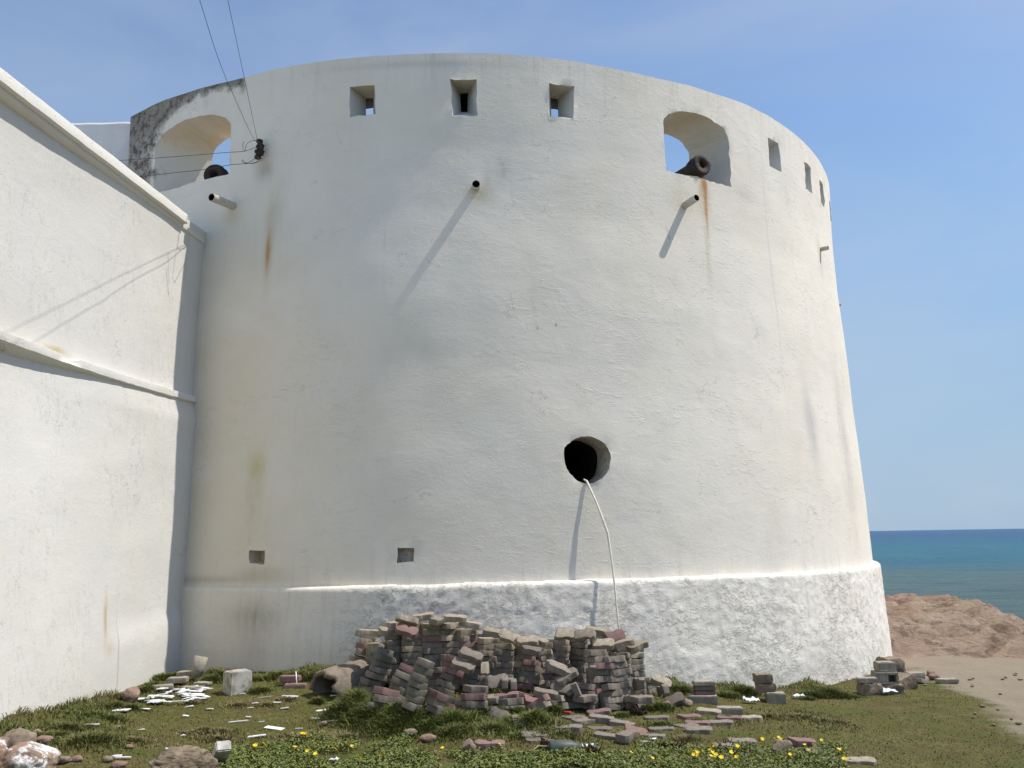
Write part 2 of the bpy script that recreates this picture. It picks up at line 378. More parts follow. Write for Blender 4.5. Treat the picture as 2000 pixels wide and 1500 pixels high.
# two blind niches
loft([(.3, jit(rect(.215, .155), .01)), (-.02, jit(rect(.205, .15), .008)), (-.19, jit(rect(.16, .12, .01), .01))], [3, 3], frame(-15.75, 1.408, 7.49))
loft([(.3, rect(.20, .165)), (-.02, jit(rect(.195, .16), .008)), (-.10, jit(rect(.18, .15), .008))], [3, 3], frame(-2.03, 1.412, 7.49))
# the parapet stops where it meets the curtain wall
rad = [(a, r_) for a, r_ in ((-38.6, 5.2), (-38.6, 9.5), (-62, 10.5), (-85, 9.5), (-85, 5.2))]
lo = [cb.verts.new((r_ * math.sin(R(a)), -r_ * math.cos(R(a)), 6.05)) for a, r_ in rad]; hi = [cb.verts.new((v.co.x, v.co.y, 8.6)) for v in lo]
cb.faces.new(lo); cb.faces.new(hi)
for i in range(5): cb.faces.new((lo[i], lo[(i + 1) % 5], hi[(i + 1) % 5], hi[i]))
cut = obj('cutter', from_bm(cb, 'cutter'), [M_TOWER, M_PORT, M_RECESS_SHADE, M_NICHE], tower)
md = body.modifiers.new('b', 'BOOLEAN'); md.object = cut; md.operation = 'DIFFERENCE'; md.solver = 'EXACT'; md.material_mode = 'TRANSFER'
bpy.context.view_layer.update()
dg = bpy.context.evaluated_depsgraph_get()
newme = bpy.data.meshes.new_from_object(body.evaluated_get(dg))
body.modifiers.clear(); body.data = newme; newme.name = 'tower_wall'
bpy.data.objects.remove(cut)
worn = {i for p in newme.polygons if p.material_index for i in p.vertices}
for i in worn:
    co = newme.vertices[i].co
    co += Vector((fbm(co.x * 7, co.y * 7, co.z * 7, 4), fbm(co.x * 7 + 9, co.y * 7, co.z * 7, 4), fbm(co.x * 7, co.y * 7 + 9, co.z * 7, 4))) * .016
newme.polygons.foreach_set('use_smooth', [True] * len(newme.polygons)); newme.set_sharp_from_angle(angle=R(35))

# plinth: thick lumpy roughcast ring with a ledge on top
PT = np.arange(-75, 75.01, .2); V, F = [], []
lz = [1.09, 1.082, 1.07, 1.045] + list(np.arange(1.02, -.75, -.03)) + [-1.3]
for j in range(len(lz)):
    z = lz[j]
    for th in PT:
        a = R(th); x, y = math.sin(a) * 7.6, -math.cos(a) * 7.6
        rough = min(1, max(.12, (th + 9) / 6)); off = .045 + .05 * min(1, max(0, (th + 20) / 12))
        base = brad(1.05) + off + (1.05 - min(z, 1.05)) * .048
        if j < 4: base = brad(1.05) - .02 + (off + .02) * (0, .55, .88, .985)[j]
        d = .010 * fbm(x * .9, y * .9, z * .9, 3)
        q = noise.fractal(Vector((x * 9, y * 9, z * 13)), .6, 2.2, 6); q2 = noise.fractal(Vector((x * 3.5 + 5, y * 3.5, z * 5)), .8, 2.1, 5)
        d += rough * (.007 * q + .009 * max(0, q2)) * (.5 if j < 2 else 1)
        zz = z + (rough * .012 * fbm(x * 3, y * 3, 8, 4) + .012 * math.sin(th * .09) if j < 8 else 0)
        V.append(((base + d) * math.sin(a), -(base + d) * math.cos(a), zz))
n = len(PT)
for j in range(len(lz) - 1):
    for i in range(n - 1): F.append(((j + 1) * n + i, (j + 1) * n + i + 1, j * n + i + 1, j * n + i))
obj('plinth', mesh('plinth', V, F), M_PLINTH, tower)

# ------------------------------------------------------------------ curtain wall on the left
WX = .093
def profile_strip(name, prof, y0, y1, step, mat, parent, amp=.006, zoff=None, closed=True, xoff=None, sc=1.):
    ys = np.arange(y0, y1 + 1e-6, step); V, F = [], []; k = len(prof)
    for y in ys:
        for i, (x, z) in enumerate(prof):
            xx = x + WX * y; zz = z + (zoff(y) if zoff else 0)
            if xoff: xx += xoff(y, z)
            xx += amp * fbm(y * 1.2 * sc, zz * 1.2 * sc, 4, 4) + amp * .4 * fbm(y * 6 * sc, zz * 6 * sc, 2, 3); zz += amp * .8 * fbm(y * 3 * sc, x, 7, 4)
            V.append((xx, y, zz))
    m = k if closed else k - 1
    for j in range(len(ys) - 1):
        for i in range(m): F.append((j * k + i, (j + 1) * k + i, (j + 1) * k + (i + 1) % k, j * k + (i + 1) % k))
    F.append(tuple(range(k))); F.append(tuple((len(ys) - 1) * k + i for i in range(k))[::-1])
    bm = bmesh.new(); me = mesh(name, V, F); bm.from_mesh(me); bpy.data.meshes.remove(me); me = from_bm(bm, name, True)
    me.set_sharp_from_angle(angle=R(40))
    return obj(name, me, mat, parent)
curtain = empty('curtain_wall', (0, 0, 0), 'tall sunlit white battered wall running back to the tower at left', 'wall')
face = [(-5.085, 5.62), (-5.085, 5.5), (-5.09, 5.25)]
for z in np.arange(5.0, 3.2, -.2): face.append((-5.10, float(z)))
for z in np.arange(3.1, -.31, -.1): face.append((-5.09 + .46 * ((3.15 - z) / 3.05) ** 1.1, float(z)))
face += [(-4.50, -1.2), (-9.5, -1.2), (-9.5, 5.62)]
def bulge(y, z):
    b = .035 * min(1, max(0, (.72 + .04 * (y - 9) - z) / .10)) * min(1, max(0, (y - 8.95) / .15)) if z > -1 and y < 11 else 0
    near = -5.09 + (.46 * (max(0, 3.15 - z) / 3.05) ** 1.1 if z > -.4 else .5)
    far = -5.035 if z > 3.3 else -4.965
    t = min(1, max(0, (y - 6.9) / 2.9)); t = t * t * (3 - 2 * t)
    return b + (t * (far - near) if z > -.9 else t * -.35)
profile_strip('wall_face', face, -3, 12.4, .12, M_WALL, curtain, .012, xoff=bulge)
sag = lambda y: -.035 * math.sin(min(1, max(0, (y - 6.5) / 4.2)) * math.pi)
sc_prof = [(-5.14, 3.41), (-5.06, 3.405), (-4.98, 3.40), (-4.978, 3.365), (-4.982, 3.328), (-5.03, 3.315), (-5.09, 3.25), (-5.14, 3.24)]
sco = profile_strip('string_course', sc_prof, -3, 10.95, .05, M_COPING, curtain, .006, zoff=sag, sc=2)
for v in sco.data.vertices:                   # a broken bite
    if 7.95 < v.co.y < 8.25 and v.co.z > 3.33: v.co.x -= .05; v.co.z -= .02
cop_prof = [(-5.30, 5.625), (-5.0, 5.622), (-4.955, 5.612), (-4.95, 5.60), (-4.95, 5.50), (-4.965, 5.488), (-5.30, 5.488)]
profile_strip('coping', cop_prof, -3, 10.22, .12, M_COPING, curtain, .006)
cop2 = [(-5.30, 5.486), (-5.0, 5.486), (-5.005, 5.45), (-5.05, 5.425), (-5.12, 5.42), (-5.30, 5.42)]
profile_strip('bed_moulding', cop2, -3, 10.8, .12, M_COPING, curtain, .005)

# ------------------------------------------------------------------ parapet behind, left of the tower
bm = bmesh.new()
nx = 60; ring = [(0, 5.2), (0, 7.70), (.03, 7.74), (.8, 7.76), (.8, 5.2)]
vs = []
for i in range(nx + 1):
    x = -5.2 - 4.8 * i / nx
    vs.append([bm.verts.new((x, 11.93 + .02 * (x + 5) + d + .012 * fbm(x * 1.5, z, 1, 3), z + (.02 * fbm(x * 1.5, 0, 0, 4) + .02 if z > 7 else 0))) for d, z in ring])
for a, b in zip(vs, vs[1:]):
    for k in range(5): bm.faces.new((a[k], a[(k + 1) % 5], b[(k + 1) % 5], b[k]))
bm.faces.new(vs[0]); bm.faces.new(vs[-1])
me = from_bm(bm, 'parapet_wall'); tag(obj('parapet_wall', me, M_PARAPET), 'pale parapet stretching left from the dark weathered tower edge', 'wall')

# ------------------------------------------------------------------ ground
CP = [(-4.6, 7, -1.46), (-3.3, 5.8, -1.42), (-3.9, 9.5, -1.50), (-1.8, 9.9, -1.45), (-2.7, 10, -1.45), (-3.4, 10.2, -1.49), (0, 6.4, -1.56), (-.5, 8.2, -1.56), (1.1, 8.35, -1.65),
      (1.7, 10.3, -1.70), (2.35, 10.6, -1.8), (2.9, 10.9, -1.86), (3.4, 11.2, -1.93), (4.4, 12, -1.96), (5, 12.7, -1.98), (5.6, 13.6, -2.02), (4.07, 7.4, -1.88), (4.7, 8.5, -1.95), (5.5, 12.4, -2.03),
      (7, 14.4, -2.12), (8.3, 14.7, -2.2), (2, 7, -1.7), (0, 0, -1.6), (4, 0, -1.8), (-4, 0, -1.45), (8, 8, -2.2), (12, 12, -2.4), (10, 0, -2.3), (0, 10.2, -1.6), (0, 9, -1.58),
      (9, 18, -2.3), (14, 18, -2.6), (20, 10, -2.8)]
CPA = np.array(CP)
MOUNDS = [(-4.05, 7.25, .45, .13), (-3.75, 7.9, .45, .10), (-3.45, 7.2, .35, .07), (-3.85, 8.5, .30, .10), (-3.95, 6.7, .5, .12), (-3.55, 9.0, .3, .07), (-3.0, 6.6, .4, .05),
          (-1.42, 7.85, .32, .17), (-1.0, 7.62, .36, .16), (-.5, 7.5, .35, .13), (.15, 7.5, .4, .14), (.35, 7.15, .3, .07), (-.2, 7.0, .3, .06), (3.55, 10.85, .38, .16), (1.7, 10.1, .3, .13), (2.45, 10.35, .35, .10),
          (1.35, 8.9, .3, .08), (-2.2, 9.75, .35, .10), (-1.6, 9.7, .4, .14), (-3.3, 9.9, .35, .10), (-2.35, 7.1, .25, .05), (-1.9, 7.0, .2, .04), (2.8, 8.6, .5, .05), (2.0, 8.0, .3, .04), (.9, 7.3, .3, .06), (-.2, 9.3, .8, .10)]
def gz(x, y):                                  # height of the ground, world z
    d2 = (CPA[:, 0] - x) ** 2 + (CPA[:, 1] - y) ** 2 + .12
    w = 1 / d2 ** 1.7; z = float((w * CPA[:, 2]).sum() / w.sum()) + EYE
    far = max(0, y - 19) * .16 + max(0, abs(x) - 22) * .1
    z -= min(far, 7)
    if abs(x) < 9 and 3 < y < 15:
        soft = 1.
        z += .022 * fbm(x * 1.1, y * 1.1, 0, 3) + .010 * fbm(x * 4.5, y * 4.5, 3, 3)
        for mx_, my_, r, h in MOUNDS:
            q = ((x - mx_) ** 2 + (y - my_) ** 2) / (r * r)
            if q < 4: z += h * math.exp(-q * 1.6) * (.8 + .5 * fbm(x * 5, y * 5, 6, 3))
    return z
def ray(px, py):
    x, y = (px - 1000) / FPX, -(py - 750) / FPX
    d = CR * x + CU * y + F0; return d / d.y
def G(px, py, lift=0.):                        # where a line of sight meets the ground
    d = ray(px, py); y = 4.
    while y < 25:
        p = Vector((0, 0, EYE)) + d * y
        if p.z <= gz(p.x, p.y) + lift: return Vector((p.x, p.y, gz(p.x, p.y)))
        y += .02
    return p
def at(px, py, Y): return Vector((0, 0, EYE)) + ray(px, py) * Y

def sandness(x, y):
    b = 4.85 + .2 * (y - 8.5) + .45 * fbm(x * .9, y * .9, 11, 5)
    s = (x - b) / .35
    s2 = (y - 13.1 + .3 * fbm(x, y, 4, 3)) / .3
    return min(1, max(0, max(s, s2) + .5 + .35 * fbm(x * 6, y * 6, 2, 3)))
xs = np.concatenate([-60 + 52 * (np.linspace(0, 1, 14)[:-1]) ** .6, np.arange(-8, -5, .3), np.arange(-5, 7.5, .05), np.arange(7.5, 14, .25), 14 + 50 * np.linspace(0, 1, 14) ** 1.7])
ys = np.concatenate([np.linspace(-30, 3, 12)[:-1], np.arange(3, 5, .2), np.arange(5, 14.5, .05), np.arange(14.5, 24, .3), 24 + 60 * np.linspace(0, 1, 12) ** 1.7])
V = []; sand = []
for y in ys:
    for x in xs:
        V.append((x, y, gz(x, y))); sand.append(sandness(x, y))
n = len(xs); J, I = np.meshgrid(np.arange(len(ys) - 1), np.arange(n - 1), indexing='ij')
F = np.stack([J * n + I, J * n + I + 1, (J + 1) * n + I + 1, (J + 1) * n + I], -1).reshape(-1, 4)
me = np_mesh('ground', np.array(V), F); me.polygons.foreach_set('use_smooth', [True] * len(me.polygons))
at_ = me.attributes.new('sand', 'FLOAT', 'POINT'); at_.data.foreach_set('value', sand)
def grass_tones(g, P):
    c = g.mix(g.ramp(g.noise(P, 1.1, 5, .6, .4), .38, .62), (.105, .108, .026), (.165, .138, .052))
    c = g.mix(g.math('MULTIPLY', g.ramp(g.noise(g.scale(P, (1, 1.6, 1), (4, 2, 0)), 2.1, 6, .68, .5), .50, .62), .85), c, (.115, .078, .036))
    c = g.mix(g.math('MULTIPLY', g.ramp(g.noise(g.scale(P, (1, 1.3, 1), (14, 8, 0)), 1.6, 6, .65, .3), .53, .64), .8), c, (.085, .125, .020))
    c = g.mix(g.math('MULTIPLY', g.ramp(g.noise(g.scale(P, (1, 1.5, 1), (24, 3, 0)), 5.0, 5, .7), .56, .66), .6), c, (.20, .165, .08))
    c = g.mix(g.math('MULTIPLY', g.ramp(g.noise(g.scale(P, (1, 1.5, 1), (2, 23, 0)), 7.0, 5, .7), .60, .70), .55), c, (.045, .038, .018))
    return c
g = N('turf_and_sand', .95, .1)
c = grass_tones(g, g.o)
c = g.mix(g.ramp(g.noise(g.o, 30, 5, .7), .38, .62), c, (.085, .080, .030))
c = g.mix(g.math('MULTIPLY', g.ramp(g.noise(g.o, 75, 3, .7), .58, .7), .5), c, (.17, .14, .07))
s = g.mix(g.noise(g.o, 2.2, 6, .65), (.30, .25, .18), (.235, .195, .14))
s = g.mix(g.ramp(g.noise(g.o, 45, 4, .7), .55, .68), s, (.24, .20, .155))
s = g.mix(g.math('MAXIMUM', g.ramp(g.voro(g.o, 9), .11, .06), g.ramp(g.voro(g.o, 3.3), .07, .04)), s, (.11, .09, .065))
c = g.mix(g.attr('sand', 'Fac'), c, s)
nb = g.bump(g.noise(g.o, 14, 8, .75), .8, .03); nb = g.bump(g.noise(g.o, 70, 4, .7), .7, .012, nb)
tag(obj('ground', me, g.done(c, nb)), kind='structure')

# ------------------------------------------------------------------ rock outcrop, sea
xs2 = np.arange(4.5, 24, .09); ys2 = np.concatenate([np.arange(14.0, 20, .07), np.arange(20, 32, .25)])
V = []
for y in ys2:
    for x in xs2:
        crest = float(np.interp(x, [5, 7.5, 8.6, 9.6, 10.6, 13, 18, 24], [.24, .24, .12, -.12, -.38, -.6, -.9, -1.3]))
        front = 15.05 + .12 * (x - 7) + .35 * fbm(x * .6, 1, 2, 3)
        t = min(1, max(0, (y - front) / 2.6))
        base = gz(x, front) - .12
        h = base + (crest - base) * math.sin(t * math.pi / 2) ** .8
        if y > 18.2: h -= ((y - 18.2) ** 1.4) * .22
        # bedding: slanting ribs and rounded lumps
        rx = x * .9 + y * .5; am = min(1, t * 4)
        h += am * (.22 * fbm(rx * .8, y * .8, 3, 5) + .12 * (1 - abs(noise.noise(Vector((x * 1.1 - y * .6, y * 1.5 + x * .7, 5)))) * 2.4) + .06 * fbm(x * 4, y * 4, 9, 5))
        cr_ = abs(noise.noise(Vector((x * .8 + y * .35, y * 1.4 - x * .2, 15))))
        h -= am * .22 * max(0, 1 - cr_ * 10)
        V.append((x, y + .1 * fbm(x * 2, h * 3, 1, 3), h))
n = len(xs2); J, I = np.meshgrid(np.arange(len(ys2) - 1), np.arange(n - 1), indexing='ij')
F = np.stack([J * n + I, J * n + I + 1, (J + 1) * n + I + 1, (J + 1) * n + I], -1).reshape(-1, 4)
me = np_mesh('rock_outcrop', np.array(V), F); me.polygons.foreach_set('use_smooth', [True] * len(me.polygons))
g = N('coastal_rock', .9, .2)
c = g.mix(g.ramp(g.noise(g.o, .9, 6, .65, .5), .35, .65), (.56, .43, .31), (.50, .34, .25))
c = g.mix(g.ramp(g.noise(g.scale(g.o, (1, 1, 2.5)), 1.8, 8, .74, .4), .50, .60), c, (.31, .22, .16))
c = g.mix(g.math('MULTIPLY', g.ramp(g.noise(g.scale(g.o, (1, 1, 1), (5, 3, 1)), 1.4, 6, .7), .6, .72), .6), c, (.42, .27, .12))
c = g.mix(g.math('MULTIPLY', g.ramp(g.noise(g.o, 22, 5, .7), .52, .7), .5), c, (.20, .15, .115))
nb = g.bump(g.noise(g.scale(g.o, (1, 1, 2)), 3, 10, .78, .6), 1., .25)
tag(obj('rock_outcrop', me, g.done(c, nb)), kind='structure')

g = N('sea_water', .35, .22); x, y, z = g.xyz(g.o)
g.b.inputs['IOR'].default_value = 1.33
dist = g.math('SQRT', g.math('ADD', g.math('MULTIPLY', x, x), g.math('MULTIPLY', y, y)))
wob = g.math('MULTIPLY', g.math('SUBTRACT', g.noise(g.scale(g.o, (.006, .02, 1)), 1, 4, .6), .5), .9)
ld = g.math('ADD', g.math('LOGARITHM', dist, 10.), g.math('MULTIPLY', wob, .6))
c = g.mix(g.ramp(ld, 1.85, 2.2), (.105, .150, .125), (.090, .150, .135))
c = g.mix(g.ramp(ld, 2.22, 2.32), c, (.010, .125, .185))
c = g.mix(g.ramp(ld, 2.45, 3.0), c, (.010, .060, .165))
c = g.mix(g.math('MULTIPLY', g.ramp(g.noise(g.scale(g.o, (.03, .11, 1)), 1, 7, .65), .42, .7), .35), c, (.035, .13, .10))
cap = g.math('MULTIPLY', g.ramp(g.noise(g.scale(g.o, (.35, 1.1, 1)), 1, 6, .7), .73, .76), g.ramp(ld, 2.8, 2.2))
c = g.mix(cap, c, (.7, .75, .75))
wav = g.noise(g.scale(g.o, (.07, .30, 1)), 1.6, 10, .78, .6)
c = g.mix(g.math('MULTIPLY', g.ramp(wav, .50, .62), .6), c, (.012, .05, .065))
c = g.mix(g.math('MULTIPLY', g.ramp(g.noise(g.scale(g.o, (.03, .16, 1)), 1.6, 9, .75, .6), .50, .62), .5), c, (.13, .215, .20))
nb = g.bump(wav, 1., .9)
V = []; F = []
rs = [0, 30, 60, 120, 300, 1000, 4000, 12000, 30000]
me = mesh('sea', [(-30000, -200, -4.4), (30000, -200, -4.4), (30000, 40000, -4.4), (-30000, 40000, -4.4)], [(0, 1, 2, 3)])
tag(obj('sea', me, g.done(c, nb)), kind='structure')


# ------------------------------------------------------------------ small materials
M_PIPE = plain('painted_pipe', (.60, .57, .50), (.42, .38, .30), 9, .6, .2, .004)
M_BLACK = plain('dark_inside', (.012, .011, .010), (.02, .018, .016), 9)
M_IRON = plain('rusted_cannon_iron', (.030, .024, .024), (.055, .032, .022), 14, .75, .7, .01)
M_WOOD = plain('old_carriage_timber', (.09, .06, .04), (.05, .035, .025), 9)
M_WIRE = plain('wire_black', (.03, .03, .03), (.05, .045, .04), 9, .6)
M_ROD = plain('whitened_stick', (.86, .82, .74), (.70, .66, .58), 14)
M_PV = {
    'g': plain('paver_grey', (.305, .262, .212), (.195, .168, .138), 26, .95, .5, .006, .1, .75),
    't': plain('paver_tan', (.45, .385, .29), (.27, .23, .175), 26, .95, .5, .006, .1, .7),
    'p': plain('paver_pink', (.30, .18, .165), (.215, .145, .13), 26, .95, .5, .006, .1, .4),
    'e': plain('paver_green', (.205, .195, .145), (.15, .14, .11), 26, .95, .5, .006, .1, .4)}
PVN = {'g': 'grey', 't': 'tan', 'p': 'pinkish', 'e': 'greenish'}
M_BLOCK = plain('concrete_block', (.38, .34, .27), (.25, .22, .175), 16, .95, .7, .01)
M_WHITEBLOCK = plain('painted_block', (.62, .60, .55), (.36, .32, .26), 9, .9, .5, .006)
M_SHARD = plain('white_tile', (.86, .86, .85), (.74, .74, .72), 20, .45, .1, .002)
M_ROCKT = plain('boulder_tan', (.34, .27, .195), (.16, .125, .09), 5, .95, .9, .03)
M_ROCKP = plain('boulder_pink', (.36, .235, .17), (.22, .15, .12), 6, .95, .9, .03)
M_CULV = plain('old_pipe_concrete', (.28, .235, .18), (.16, .13, .10), 10, .95, .8, .02)
M_BROWN = plain('dead_husk', (.055, .032, .02), (.03, .02, .013), 18, .9, .8, .01)
M_RED = plain('red_can', (.60, .05, .04), (.45, .04, .03), 9, .4, .1, .003, .5)
M_GLASSY = plain('grey_jar', (.10, .115, .10), (.06, .075, .068), 9, .5, .1, .003, .3)
M_PAPER = plain('litter_paper', (.78, .80, .83), (.55, .62, .72), 30, .7, .2, .003)
M_TWIG = plain('dry_twig', (.38, .31, .19), (.26, .20, .12), 20)

# ------------------------------------------------------------------ drain pipes
def drain(th, z, L, r, label, droop=.08):
    e = empty('drain_pipe', T(th, z, brad(z)), label, 'pipe', 'drain pipes sticking out of the tower', R(th))
    bm = lathe([(.15, r), (-L, r), (-L, r * .86), (.12, r * .86)][:3] + [(-L + .10, r * .84)], 24)
    # the last ring closes the bore a hand's depth in
    me = from_bm(bm, 'pipe_tube'); me.materials.append(M_PIPE); me.materials.append(M_BLACK)
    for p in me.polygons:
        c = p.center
        if (c.x ** 2 + c.z ** 2) ** .5 < r * .9 and c.y < .1: p.material_index = 1  # bore faces near-black: shade inside the pipe put into the colour
    me.polygons.foreach_set('use_smooth', [True] * len(me.polygons)); me.set_sharp_from_angle(angle=R(40))
    o = obj('pipe_tube', me, None, e); o.rotation_euler = (droop, 0, 0)
    return e
drain(-21.1, 5.915, .42, .052, 'white drain pipe below the left gun port, pointing left')
drain(4.45, 5.925, .125, .052, 'drain pipe seen end-on below the middle musket loops')
drain(27.3, 5.955, .25, .050, 'short drain pipe below the right gun port beside the rust streak', -.06)
drain(55.5, 5.60 + .50, .12, .036, 'small drain pipe high near the right edge of the tower', 0)
drain(69.2, 5.58, .04, .03, 'tiny pipe stub just showing on the right outline of the tower', 0)

# ------------------------------------------------------------------ cannons
def cannon(th, z, rt, yaw, pitch, label, sc=1., dr=0.):
    p = z
    e = empty('cannon', p, label, 'cannon', 'old cannons in the gun ports', R(th) + yaw)
    prof = [(-.02, .055), (.16, .055), (.16, .10), (.165, .125), (.13, .138), (.08, .125), (.05, .140), (.0, .125), (-.08, .105), (-.5, .125), (-1.1, .15), (-1.12, .17), (-1.2, .17), (-1.22, .165), (-1.75, .19), (-1.85, .20), (-1.9, .17), (-1.98, .07), (-2.05, .06), (-2.08, .03)]
    prof = [(-t * sc, r * sc) for t, r in prof]                 # along -y = outwards
    bm = lathe(prof, 28)
    for v in bm.verts:
        v.co += Vector((fbm(v.co.x * 9, v.co.y * 9, v.co.z * 9, 3), fbm(v.co.x * 9 + 4, v.co.y * 9, v.co.z * 9, 3), fbm(v.co.x * 9, v.co.y * 9 + 4, v.co.z * 9, 3))) * .010
    b = obj('barrel', from_bm(bm, 'barrel', True), M_IRON, e); b.rotation_euler = (pitch, 0, 0)
    bm = bmesh.new()
    for sx in (-1, 1):
        vs = prism(bm, [(.55, -.42), (2.0, -.42), (2.0, -.15), (1.7, -.10), (1.5, 0), (1.1, .02), (.95, .08), (.7, .05), (.55, -.05)], sx * .2 - .04, sx * .2 + .04)
        for v in vs: v.co = Vector((v.co.z, v.co.x, v.co.y))
    obj('carriage', from_bm(bm, 'carriage'), M_WOOD, e)
    return e
def onr(px, py, r):                            # where a line of sight crosses the cylinder of radius r
    d = ray(px, py); Y = 8.
    while Y < 14:
        p = Vector((0, 0, EYE)) + d * Y
        if math.hypot(p.x - TX, p.y - TY) <= r: return p
        Y += .01
cannon(30, onr(1356, 332, 7.12), .14, -.05, -.06, 'rusty black cannon muzzle resting on the sill of the right gun port', 1.1)
cannon(-25.2, onr(430, 352, 7.0), .14, .30, -.05, 'black cannon muzzle low in the weathered left gun port', 1.15)

# ------------------------------------------------------------------ insulator bracket and wires
ins = empty('insulator_rack', T(-17.67, 6.60, brad(6.6)), 'black insulator bracket with wires tied to it on the tower wall', 'insulator', None, R(-17.67))
bm = bmesh.new(); tube(bm, [(0, .05, .10), (0, .05, -.08)], .012); tube(bm, [(0, .08, .0), (0, -.13, .0)], .016); tube(bm, [(0, .08, .07), (0, -.10, .09)], .014)
obj('bracket', from_bm(bm, 'bracket'), M_WIRE, ins)
for dx, dz in ((.0, .075), (.015, -.02), (-.02, -.065)):
    bm = lathe([(-.07 + .0, .02), (-.06, .042), (-.035, .045), (-.02, .03), (0, .028), (.015, .045), (.04, .042), (.05, .02)], 16)
    for v in bm.verts: v.co = Vector((v.co.x + dx, v.co.z - .10, v.co.y * 1.1 + dz))
    obj('insulator', from_bm(bm, 'insulator', True), M_IRON, ins)
def wire(name, pts, r, label, group='wires tied to the bracket on the tower'):
    bm = bmesh.new(); P = [Vector(p) for p in pts]; out = []
    for i in range(len(P) - 1):               # Catmull-Rom
        p0, p1, p2, p3 = P[max(i - 1, 0)], P[i], P[i + 1], P[min(i + 2, len(P) - 1)]
        for k in range(6):
            t = k / 6; out.append(.5 * ((2 * p1) + (p2 - p0) * t + (2 * p0 - 5 * p1 + 4 * p2 - p3) * t * t + (3 * p1 - p0 - 3 * p2 + p3) * t ** 3))
    out.append(P[-1]); tube(bm, out, r, 6)
    return tag(obj(name, from_bm(bm, name, True), M_WIRE), label, 'wire', group)
I0 = T(-17.67, 6.66, 7.42)
A1 = at(445, 0, 7.0)
wire('overhead_wire', [I0, I0.lerp(A1, .33), I0.lerp(A1, .66), A1, I0.lerp(A1, 1.8)], .0026, 'straight overhead wire rising from the bracket, the right of two')
wire('overhead_wire', [I0, at(494, 268, 9.9), at(480, 240, 9.3), at(469, 215, 8.8), at(467, 211, 8.7), at(458, 190, 8.37), at(440, 150, 7.76), at(418, 90, 7.0), at(390, 0, 6.11), at(350, -120, 5.2)], .0026, 'kinked overhead wire with a knot, the left of two')
wire('side_wire', [I0 + Vector((0, 0, -.04)), at(478, 295, 10.15), at(440, 298, 10.2), at(380, 303, 10.4), at(300, 309, 10.8), at(240, 313, 11.2), at(100, 322, 11.8)], .0034, 'upper of two wires running left from the bracket over the coping')
wire('side_wire', [I0 + Vector((0, 0, -.16)), at(500, 317, 10.1), at(450, 322, 10.15), at(400, 331, 10.3), at(300, 342, 10.8), at(200, 356, 11.2), at(60, 372, 11.8)], .0034, 'lower of two wires running left from the bracket over the coping')
wire('tie_wire', [at(512, 292, 10.0), at(505, 278, 9.97), at(492, 275, 9.95), at(481, 283, 9.94), at(478, 296, 9.95), at(474, 286, 9.93), at(477, 276, 9.92)], .003, 'loop of tie wire curling above the bracket')
wire('tie_wire', [at(514, 310, 10.0), at(500, 309, 9.97), at(490, 315, 9.95), at(481, 318, 9.94), at(473, 312, 9.93), at(476, 318, 9.93), at(495, 319, 9.95), at(512, 312, 10.0)], .003, 'loop of tie wire curling under the bracket')

# ------------------------------------------------------------------ stick hanging from the round port
bm = bmesh.new()
pts = [T(14.35, 2.26, 7.36), T(14.31, 2.235, 7.475), T(14.9, 2.0, 7.55), T(15.25, 1.84, 7.585), T(15.62, 1.66, 7.62), T(15.72, 1.62, 7.62), T(15.85, 1.35, 7.66), T(15.95, 1.05, 7.70), T(16.05, .7, 7.72), T(16.1, .10, 7.82)]
tube(bm, pts, [.011, .013, .012, .014, .015, .015, .012, .011, .010, .010], 8)
tag(obj('stick', from_bm(bm, 'stick', True), M_ROD), 'thin whitened stick leaning from the round port down to the paver pile', 'stick')

# ------------------------------------------------------------------ pavers
def paver_mesh(seed, L=.225, Wd=.118, H=.058):
    rs = random.Random(seed); bm = bmesh.new()
    a, b = L / 2, Wd / 2
    pl = [(-a, -b * .58), (-a * .72, -b), (-a * .33, -b * .97), (0, -b * .80), (a * .38, -b * .78), (a * .76, -b), (a, -b * .58), (a, b * .58), (a * .72, b), (a * .33, b * .97), (0, b * .80), (-a * .38, b * .78), (-a * .76, b), (-a, b * .58)]
    pl = [(x + rs.uniform(-.002, .002), y + rs.uniform(-.002, .002)) for x, y in pl]
    prism(bm, pl, -H / 2, H / 2)
    if seed % 4 == 3:                          # a corner snapped off
        nrm = Vector((rs.choice((-1, 1)), rs.uniform(-.9, .9), rs.uniform(-.2, .2))).normalized()
        gm = bmesh.ops.bisect_plane(bm, geom=bm.verts[:] + bm.edges[:] + bm.faces[:], plane_co=nrm * .07, plane_no=nrm, clear_outer=True)
        bmesh.ops.holes_fill(bm, edges=[e for e in bm.edges if e.is_boundary])
    bmesh.ops.recalc_face_normals(bm, faces=bm.faces)
    bmesh.ops.bevel(bm, geom=[e for e in bm.edges], offset=.0035, segments=2, affect='EDGES', profile=.6)
    k = rs.randrange(7)
    cx_, cy_ = pl[k * 2]; dv = Vector((cx_, cy_, H / 2 * rs.choice((-1, 1))))
    for v in bm.verts:
        q = (v.co - dv).length
        if q < .035 and seed % 3: v.co -= dv.normalized() * (.035 - q) * .5
        v.co += Vector((fbm(v.co.x * 25 + seed, v.co.y * 25, v.co.z * 25, 2), fbm(v.co.x * 25, v.co.y * 25 + seed, 0, 2), fbm(v.co.x * 20, v.co.y * 20, seed, 2))) * .0015
    return from_bm(bm, 'paver', True)
PMESH = {}
for c in M_PV:
    for s in range(4):
        me = paver_mesh(s * 7 + ord(c)); me.materials.append(M_PV[c]); me.set_sharp_from_angle(angle=R(50)); PMESH[c, s] = me
